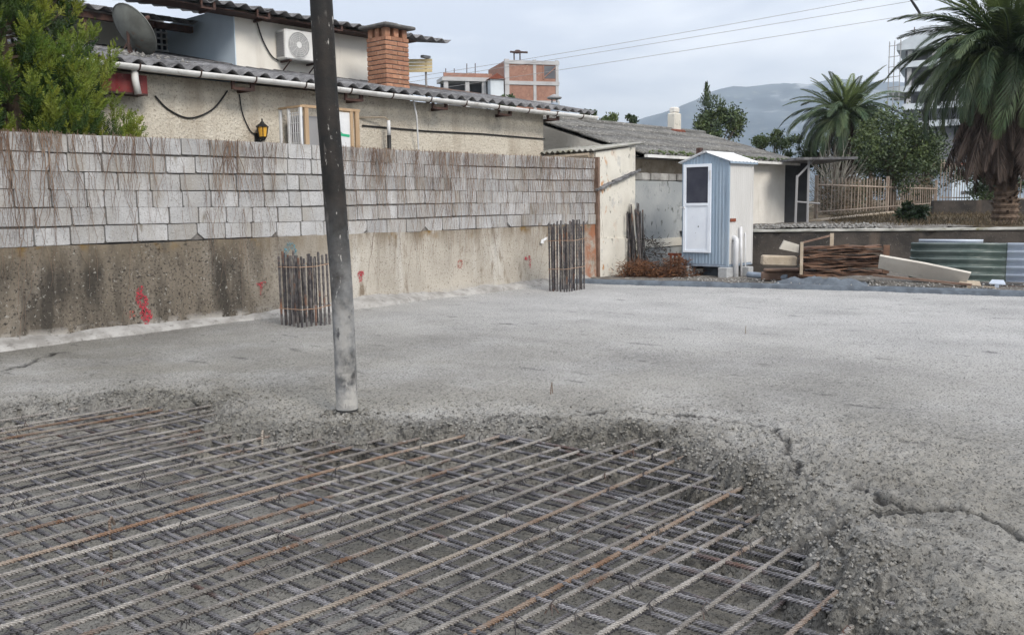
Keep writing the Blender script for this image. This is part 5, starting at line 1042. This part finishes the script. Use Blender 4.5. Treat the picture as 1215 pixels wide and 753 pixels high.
def palm(name, label, base, zc, sc, n_green, n_dead, lean=(0, 0), trunk_r=.33):
    base = Vector(base); t = thing(name, label, 'palm', base); h = zc-base.z; top = Vector((lean[0], lean[1], h)); b = MB(); nr = int(h/.07); pts = []; rd = []
    for i in range(nr+1): f = i/nr; pts.append(Vector((lean[0]*f*f, lean[1]*f*f, h*f))); rd.append(trunk_r*(1.25-.55*min(1, f*2.2)+.1*f)*(1.07 if i % 2 else .93))
    b.tube(pts, .3, 14, True, rd); b.build('trunk', M_['bark'], t)
    for i in range(int(26*h)):       # cut leaf bases
        f = R(.05, .98); a = i*2.4; p = top*f; p = Vector((lean[0]*f*f, lean[1]*f*f, h*f)); rr = trunk_r*(1.2-.55*min(1, f*2.2)+.1*f); d = Vector((math.cos(a), math.sin(a), .5)); b2 = p+Vector((math.cos(a), math.sin(a), 0))*rr*.92
        if i == 0: sc_ = MB()
        sv = Vector((-math.sin(a), math.cos(a), 0))*.05; sc_.add([b2-sv, b2+sv, b2+sv*.5+d*.11, b2-sv*.5+d*.11, b2-sv+Vector((0,0,-.06)), b2+sv+Vector((0,0,-.06))], [(0,1,2,3), (4,5,1,0), (4,0,3), (1,5,2)])
    tag(sc_.build('leaf_scars', M_['bark'], t), kind='stuff')
    G = [frond_mesh('frond', 2.7*sc, dr, 0, M_['frond'], 58, .46*sc, hg) for dr, hg in ((1.2,.35), (1.7,.5), (2.1,.6))]; Yg = [frond_mesh('young_frond', 2.2*sc, .7, 0, M_['frondtip'], 44, .40*sc, .12)]; Dd = [frond_mesh('dead_frond', 2.35*sc, dr, 0, M_['deadfrond'], 44, .40*sc, .5, True) for dr in (.25, .5)]
    for i in range(n_green):
        f = i/n_green; a = i*2.39996+R(-.2, .2); el = 1.35-1.55*f**.8+R(-.1, .1); me = Yg[0] if f < .22 else G[min(2, int(f*3))]
        o = link('frond', me, t); o.location = top+Vector((math.cos(a), math.sin(a), 0))*.16*sc+Vector((0, 0, .15*sc*(1-f))); o.rotation_euler = Euler((R(-.25, .25), -el, a)); o.scale = (R(.88, 1.1),)*3
    for i in range(n_dead):
        a = i*2.39996+R(-.3, .3); o = link('dead_frond', Dd[i % 2], t); o.location = top+Vector((math.cos(a), math.sin(a), 0))*.22*sc+Vector((0, 0, -.25*sc*R(0,1))); o.rotation_euler = Euler((R(-.3, .3), R(.95, 1.5), a)); o.scale = (R(.85, 1.28),)*3
    return t
p = at(1192, 266, 22.3); palm('date_palm', 'large date palm with a skirt of brown dead fronds at the right', (p.x, p.y, .8), 4.75, 1.0, 120, 210, (RIGHT.x*-.1, RIGHT.y*-.1), .25)
p = at(1003, 140, 38); palm('date_palm', 'smaller date palm with a yellow-green heart above the dark shrubs', (p.x, p.y, .95), p.z, .96, 74, 18, (0, 0), .28)

# ------------------------------------------------------------------ fence, ramp wall and walls beyond the parapet
F0 = at(968, 256, 26); F1 = at(1110, 243, 38)
fe = thing('picket_fence', 'faded brown metal picket fence climbing beyond the white house', 'fence', F0); npk = 46; pk = MB(); pk.box((-.013,-.013,0), (.013,.013,1.0)); pkm = pk.mesh('picket', M_['picket'])
for i in range(npk):
    t = i/(npk-1); o = link('picket', pkm, fe); o.location = (F1-F0)*t; o.scale.z = 1.05*R(.96,1.03)-.3*t*(t > .55); o.rotation_euler = (R(-.02,.02), R(-.02,.02), R(0,1))
for zz in (.1, .86): b = MB(); b.tube([Vector((0,0,zz)), (F1-F0)+Vector((0,0,zz*.75))], .022, 6); b.build('rail', M_['picket'], fe)
for t in (0, .5, 1): b = MB(); b.box((-.04,-.04,-.3), (.04,.04,1.12 if t < .9 else 1.0)); o = b.build('post', M_['picket'], fe); o.location = (F1-F0)*t
F2 = at(1115, 240, 38.5); F3 = at(1150, 240, 42); f2 = thing('iron_gate', 'pale upright iron gate rails beside the big palm', 'gate', F2)
for i in range(12): o = link('picket', pkm, f2); o.location = (F3-F2)*(i/11); o.scale.z = 1.75
for zz in (.2, 1.6): b = MB(); b.tube([Vector((0,0,zz)), (F3-F2)+Vector((0,0,zz))], .025, 6); b.build('rail', M_['picket'], f2)
f3 = thing('far_railing', 'grey iron railing behind the trunk of the big palm', 'railing', at(1195, 240, 31)); F4 = at(1240, 240, 31)-at(1195, 240, 31)
for i in range(10): o = link('picket', pkm, f3); o.location = F4*(i/9); o.scale.z = .9
for zz in (.05, .85): b = MB(); b.tube([Vector((0,0,zz)), F4+Vector((0,0,zz))], .02, 6); b.build('rail', M_['picket'], f3)
b = MB(); a0, a1 = at(974, 262, 24.6), at(1112, 247, 36); dn = Vector((0,0,-1.2)); th_ = FWD*.25
b.poly([a0, a1, a1+dn, a0+dn], th_); b.v = [(v[0]-a0.x, v[1]-a0.y, v[2]-a0.z) for v in b.v]; o = b.build('ramp_wall', M_['drygrass']); o.location = a0; tag(o, 'low sloping brown retaining wall below the picket fence', 'wall')
b = MB(); dd = (a1-a0); b.box((0,0,0), (dd.length,.35,.05)); o = b.build('ramp_coping', M_['timberpale']); q_ = dd.to_track_quat('X', 'Z'); o.rotation_euler = q_.to_euler(); o.location = a0+Vector((0,0,-.02)); tag(o, 'pale coping along the sloping retaining wall', 'coping')
a0, a1 = at(1108, 238, 30), at(1260, 236, 29); b = MB(); b.poly([a0-a0, a1-a0, a1-a0+Vector((0,0,-1)), Vector((0,0,-1))], FWD*.2); o = b.build('garden_wall', M_['parapet']); o.location = a0; tag(o, 'low grey-brown garden wall behind the big palm trunk', 'wall')
a0, a1 = at(1098, 262, 28.5), at(1260, 261, 27.5); b = MB(); b.poly([a0-a0, a1-a0, a1-a0+Vector((0,0,-.4)), Vector((0,0,-.4))], FWD*.9); o = b.build('garden_step', M_['formconc']); o.location = a0; tag(o, 'blue-grey concrete step at the foot of the garden wall', 'step')
# open steel shed frame beside the white house
p = at(958, 262, 23.2); sh = thing('steel_shelter', 'dark open shelter with grey steel posts at the corner of the white house', 'shelter', (p.x, p.y, .9)); dv = Vector((RIGHT.x, RIGHT.y, 0))
b = MB(); b.tube([(0,0,-.1), (0,0,1.55)], .03, 6); b.tube([Vector((0,0,1.15))-dv*.28, Vector((0,0,1.55))+dv*.1], .025, 6); b.tube([-dv*.30, Vector((0,0,1.2))-dv*.28], .03, 6); b.build('post_frame', M_['acgrille'], sh)
b = MB(); b.tube([Vector((0,0,.55))-dv*.3, Vector((0,0,.5))+dv*.3], .02, 6); b.build('cross_rail', M_['acgrille'], sh)
b = MB(); b.box((-.4,-.3,1.56), (1.1,2.5,1.62)); o = b.build('roof_slab', M_['asb'], sh); o.rotation_euler = (0,0,math.atan2(RIGHT.y,RIGHT.x))
b = MB(); b.box((-.3,1.6,-.1), (.5,1.7,1.55)); o = b.build('back_panel', M_['dark'], sh); o.rotation_euler = (0,0,math.atan2(RIGHT.y,RIGHT.x))
# white outbuilding glimpsed behind the palm
p = at(1147, 240, 46); ob = thing('white_outbuilding', 'pale bluish outbuilding glimpsed between the gate and the palm skirt', 'building', (p.x, p.y, 1.0)); rzz = math.atan2(RIGHT.y, RIGHT.x); ob.rotation_euler = (0,0,rzz)
b = MB(); b.box((-.8,0,0), (.9,2,2.1)); b.build('wall', M_['blueshade_plaster'], ob)
b = MB(); b.box((-.3,-.03,.7), (.15,0.0,.85)); b.build('vent', M_['fardark'], ob); b = MB(); b.box((-1.6,-.4,2.1), (1,2.2,2.2)); b.build('roof', M_['rustred'], ob)

# ------------------------------------------------------------------ far buildings
bb = at(600, 150, 88); U = 88/FPX; rz = math.atan2(RIGHT.y, RIGHT.x)
rbk = thing('brick_building', 'unfinished red hollow-brick building with raw concrete frame beyond the roofs', 'building', (bb.x, bb.y, 0), rz+.28); Zp = lambda py: at(600, py, 88).z
zt_b, zb_b = Zp(72), 0
b = MB(); b.box((0,0,0), (5.2,6,zt_b)); b.build('brick_wall', M_['farbrick'], rbk)
for x in (-.02, 2.75, 4.95): b = MB(); b.box((x,-.06,0), (x+(.42 if x < 0 else .28),.2,zt_b+.15)); b.build('concrete_column', M_['farconc'], rbk)
for z in (zt_b-.1, Zp(98), Zp(121)): b = MB(); b.box((-.05,-.1,z-.18), (5.3,.15,z+.16)); b.build('concrete_band', M_['farconc'], rbk)
b = MB(); b.box((3.75,-.03,Zp(92)), (4.9,.1,Zp(77))); w_ = b.build('window', M_['fardark'], rbk); b = MB(); b.box((3.7,-.09,Zp(92)-.1), (3.8,-.03,Zp(77)+.1)); b.tube([(3.8,-.07,Zp(91)), (4.9,-.07,Zp(79))], .05, 5); b.build('plank_brace', M_['farbrick'], w_)
b = MB(); b.tube([(1.2,1,zt_b), (1.2,1,zt_b+.9)], .06, 6); b.tube([(1.9,1.4,zt_b), (1.9,1.4,zt_b+.9)], .06, 6); b.tube([(.7,.6,zt_b+.9), (2.4,.6,zt_b+.9)], .09, 6); b.tube([(1.55,1,zt_b+.9), (1.55,1,zt_b+1.15)], .5, 10, True, [.5,.2]); b.build('rooftop_stand', M_['rustdark'], rbk)
# lower wing
zw = Zp(93); b = MB(); b.box((-5.6,.8,0), (-.05,5.5,Zp(118))); b.box((-5.5,2.8,0), (-.05,3.0,zw)); b.build('wing_wall', M_['fardark'], rbk)
for x in (-5.6,-3.6,-2.0,-.4): b = MB(); b.box((x,.75,0), (x+.38,1.1,zw)); b.build('concrete_column', M_['farconc'], rbk)
b = MB(); b.box((-5.8,.6,zw-.25), (-.1,3.2,zw+.1)); b.build('wing_slab', M_['farconc'], rbk)
b = MB(); b.box((-5.6,.9,zw+.1), (-1,1.1,zw+.5)); b.build('wing_parapet', M_['farbrick'], rbk)
for x in (-5.4,-4.6,-3.4,-2.6): b = MB(); b.tube([(x,1,zw), (x+.03,1,zw+R(.8,1.5))], .04, 5); b.build('starter_bar', M_['rustdark'], rbk)
b = MB(); b.box((-1.5,-.4,0), (-.25,.7,Zp(95))); b.build('stair_tower', M_['farwhite'], rbk); b = MB(); b.poly([(-1.7,-.6,Zp(95)), (-.1,-.6,Zp(95)), (-.9,-.6,Zp(88))], (0,1.4,0)); b.build('tower_roof', M_['rustred'], rbk)
# apartment block under construction
ab = at(1068, 150, 120); apt = thing('apartment_block', 'tall unfinished apartment block with white slab edges behind the big palm', 'building', (ab.x, ab.y, 0), rz-.47); Zq = lambda py: at(1068, py, 120).z
b = MB(); b.box((.3,.6,0), (13,10,Zq(58))); b.build('core_wall', M_['fardark'], apt)
for py, ov in ((58,-.7), (79,-.5), (108,-1.6), (129,.2), (150,0)): b = MB(); b.box((ov,-.5,Zq(py+2)), (13.3,10.3,Zq(py-5))); b.build('floor_slab', M_['farwhite'], apt)
b = MB(); b.poly([(-.7,-.5,Zq(52.9)), (8,-.5,Zq(52.9)), (8,-.5,Zq(38)), (1.5,-.5,Zq(42))], (0,9,0)); b.build('roof_storey', M_['farwhite'], apt)
for py0, py1 in ((61,74), (82,103), (111,124)):
    for x in (.6,3.4,6.2): b = MB(); b.box((x,-.1,Zq(py1)), (x+.5,.59,Zq(py0))); b.build('column', M_['farconc'], apt)
    for x in (1.4,4.2): b = MB(); b.box((x,.5,Zq(py1)), (x+1.5,.58,Zq(py0+3))); b.build('window_opening', M_['dark'], apt)
b = MB()
for x in (-1.5,-.9,-.2): b.tube([(x,-.8,Zq(150)), (x,-.8,Zq(48+abs(x)))], .06, 5)
for py in (55,68,80,92,104,118): b.tube([(-1.6,-.8,Zq(py)), (-.1,-.8,Zq(py-1))], .045, 5)
tag(b.build('scaffold', M_['acgrille'], apt), kind='stuff'); b = MB(); b.tube([(1.2,1,Zq(40)), (1.2,1,Zq(32))], .06, 5); b.build('roof_aerial', M_['rustdark'], apt)

# ------------------------------------------------------------------ power lines
def wire(pts, lab):
    P_ = [at(x, y, d) for x, y, d in (pts[0], pts[2], pts[4])]; Q_ = [P_[0]*(1-t)**2+(P_[1]*2-(P_[0]+P_[2])*.5)*2*t*(1-t)+P_[2]*t*t for t in np.linspace(0,1,24)]; cable(Q_, .014, lab, 'power line', M_['acgrille'], 'power_line', 2)
wire([(150,140,70), (634,64,62), (740,51,60), (1053,0,55), (1500,-95,50)], 'uppermost thin power line crossing the cloudy sky')
wire([(150,148,70), (640,72,62), (740,57.5,60), (1115,0,55), (1500,-70,50)], 'middle thin power line crossing the cloudy sky')
wire([(150,160,70), (661,80,62), (740,71.5,60), (1123,13.7,55), (1500,-50,50)], 'lowest thin power line crossing the cloudy sky')
wire([(760,172,48), (790,160,48), (830,140,48), (870,120,48), (960,60,46), (1075,-22,42), (1200,-80,40)], 'thin slanting cable rising past the roof chimney of the tiled house') if False else None
a, c = at(1079,-6,42), at(1092,17,42); top = at(1079,-60,42); b = MB(); b.tube([top, a], .012, 5); 
b.build('tmp', M_['cable']) if False else None
cable([at(700,-140,44), at(1079,-30,42), at(1500,-160,40)], .03, 'power line passing just above the picture carrying a short drop cable', 'power line', M_['cable'], 'power_line', 12)
b = MB(); P_ = [at(1079,-30,42), at(1081,0,42), at(1087,9,42), at(1092,17,42)]; b.tube(P_, .05, 6, True, [.03,.05,.06,.05]); tag(b.build('drop_cable', M_['cable']), 'short thick black cable end hanging into the sky at top right', 'cable')

# ------------------------------------------------------------------ mountain and haze
def hill(name, prof, r0, r1, rc, seed, m):
    pxs = np.linspace(prof[0][0], prof[-1][0], 220); hp = np.interp(pxs, [p[0] for p in prof], [p[1] for p in prof]); rs = np.linspace(r0, r1, 46); V = []
    for r in rs:
        for px, py in zip(pxs, hp):
            g_ = CAM+ (FWD + RIGHT*((px-607.5)/FPX))*r; hh = max(0, (239-py))*rc/FPX; k_ = max(0, 1-((r-rc)/(rc-r0 if r < rc else r1-rc))**2)
            nz = float(fbm(np.array(g_.x), np.array(g_.y), .0035, 6, seed)); V.append((g_.x, g_.y, -1+hh*k_**1.2*(1+.4*nz*(1-.93*k_)) + 110*nz*k_*(1-k_) + 16*k_*float(fbm(np.array(g_.x), np.array(g_.y), .011, 3, seed+9))))
    n = len(pxs); i = np.arange(len(rs)-1)[:, None]*n; j = np.arange(n-1)[None]; F = np.stack([i+j, i+j+1, i+n+j+1, i+n+j], -1).reshape(-1, 4)
    return tag(link(name, np_mesh(name, V, F, m, True)), kind='structure')
hill('mountain', [(-900,225), (300,205), (560,180), (700,165), (740,152), (800,134), (830,124), (862,114), (900,112), (950,108), (1000,108), (1100,112), (1250,120), (1600,140), (2300,200)], 1500, 3600, 2600, 5, M_['hill'])
hz = MB(); hz.box((-4300,-4300,-1.6), (4300,4300,430)); ho = hz.build('haze', None); ho['kind'] = 'stuff'
HM = bpy.data.materials.new('haze_air'); HM.use_nodes = True; t = HM.node_tree; t.nodes.remove(t.nodes['Principled BSDF']); pv = t.nodes.new('ShaderNodeVolumePrincipled'); pv.inputs['Color'].default_value = (.77,.885,1,1); pv.inputs['Density'].default_value = .00036; pv.inputs['Anisotropy'].default_value = .2
t.links.new(pv.outputs[0], t.nodes['Material Output'].inputs['Volume']); ho.data.materials.append(HM)
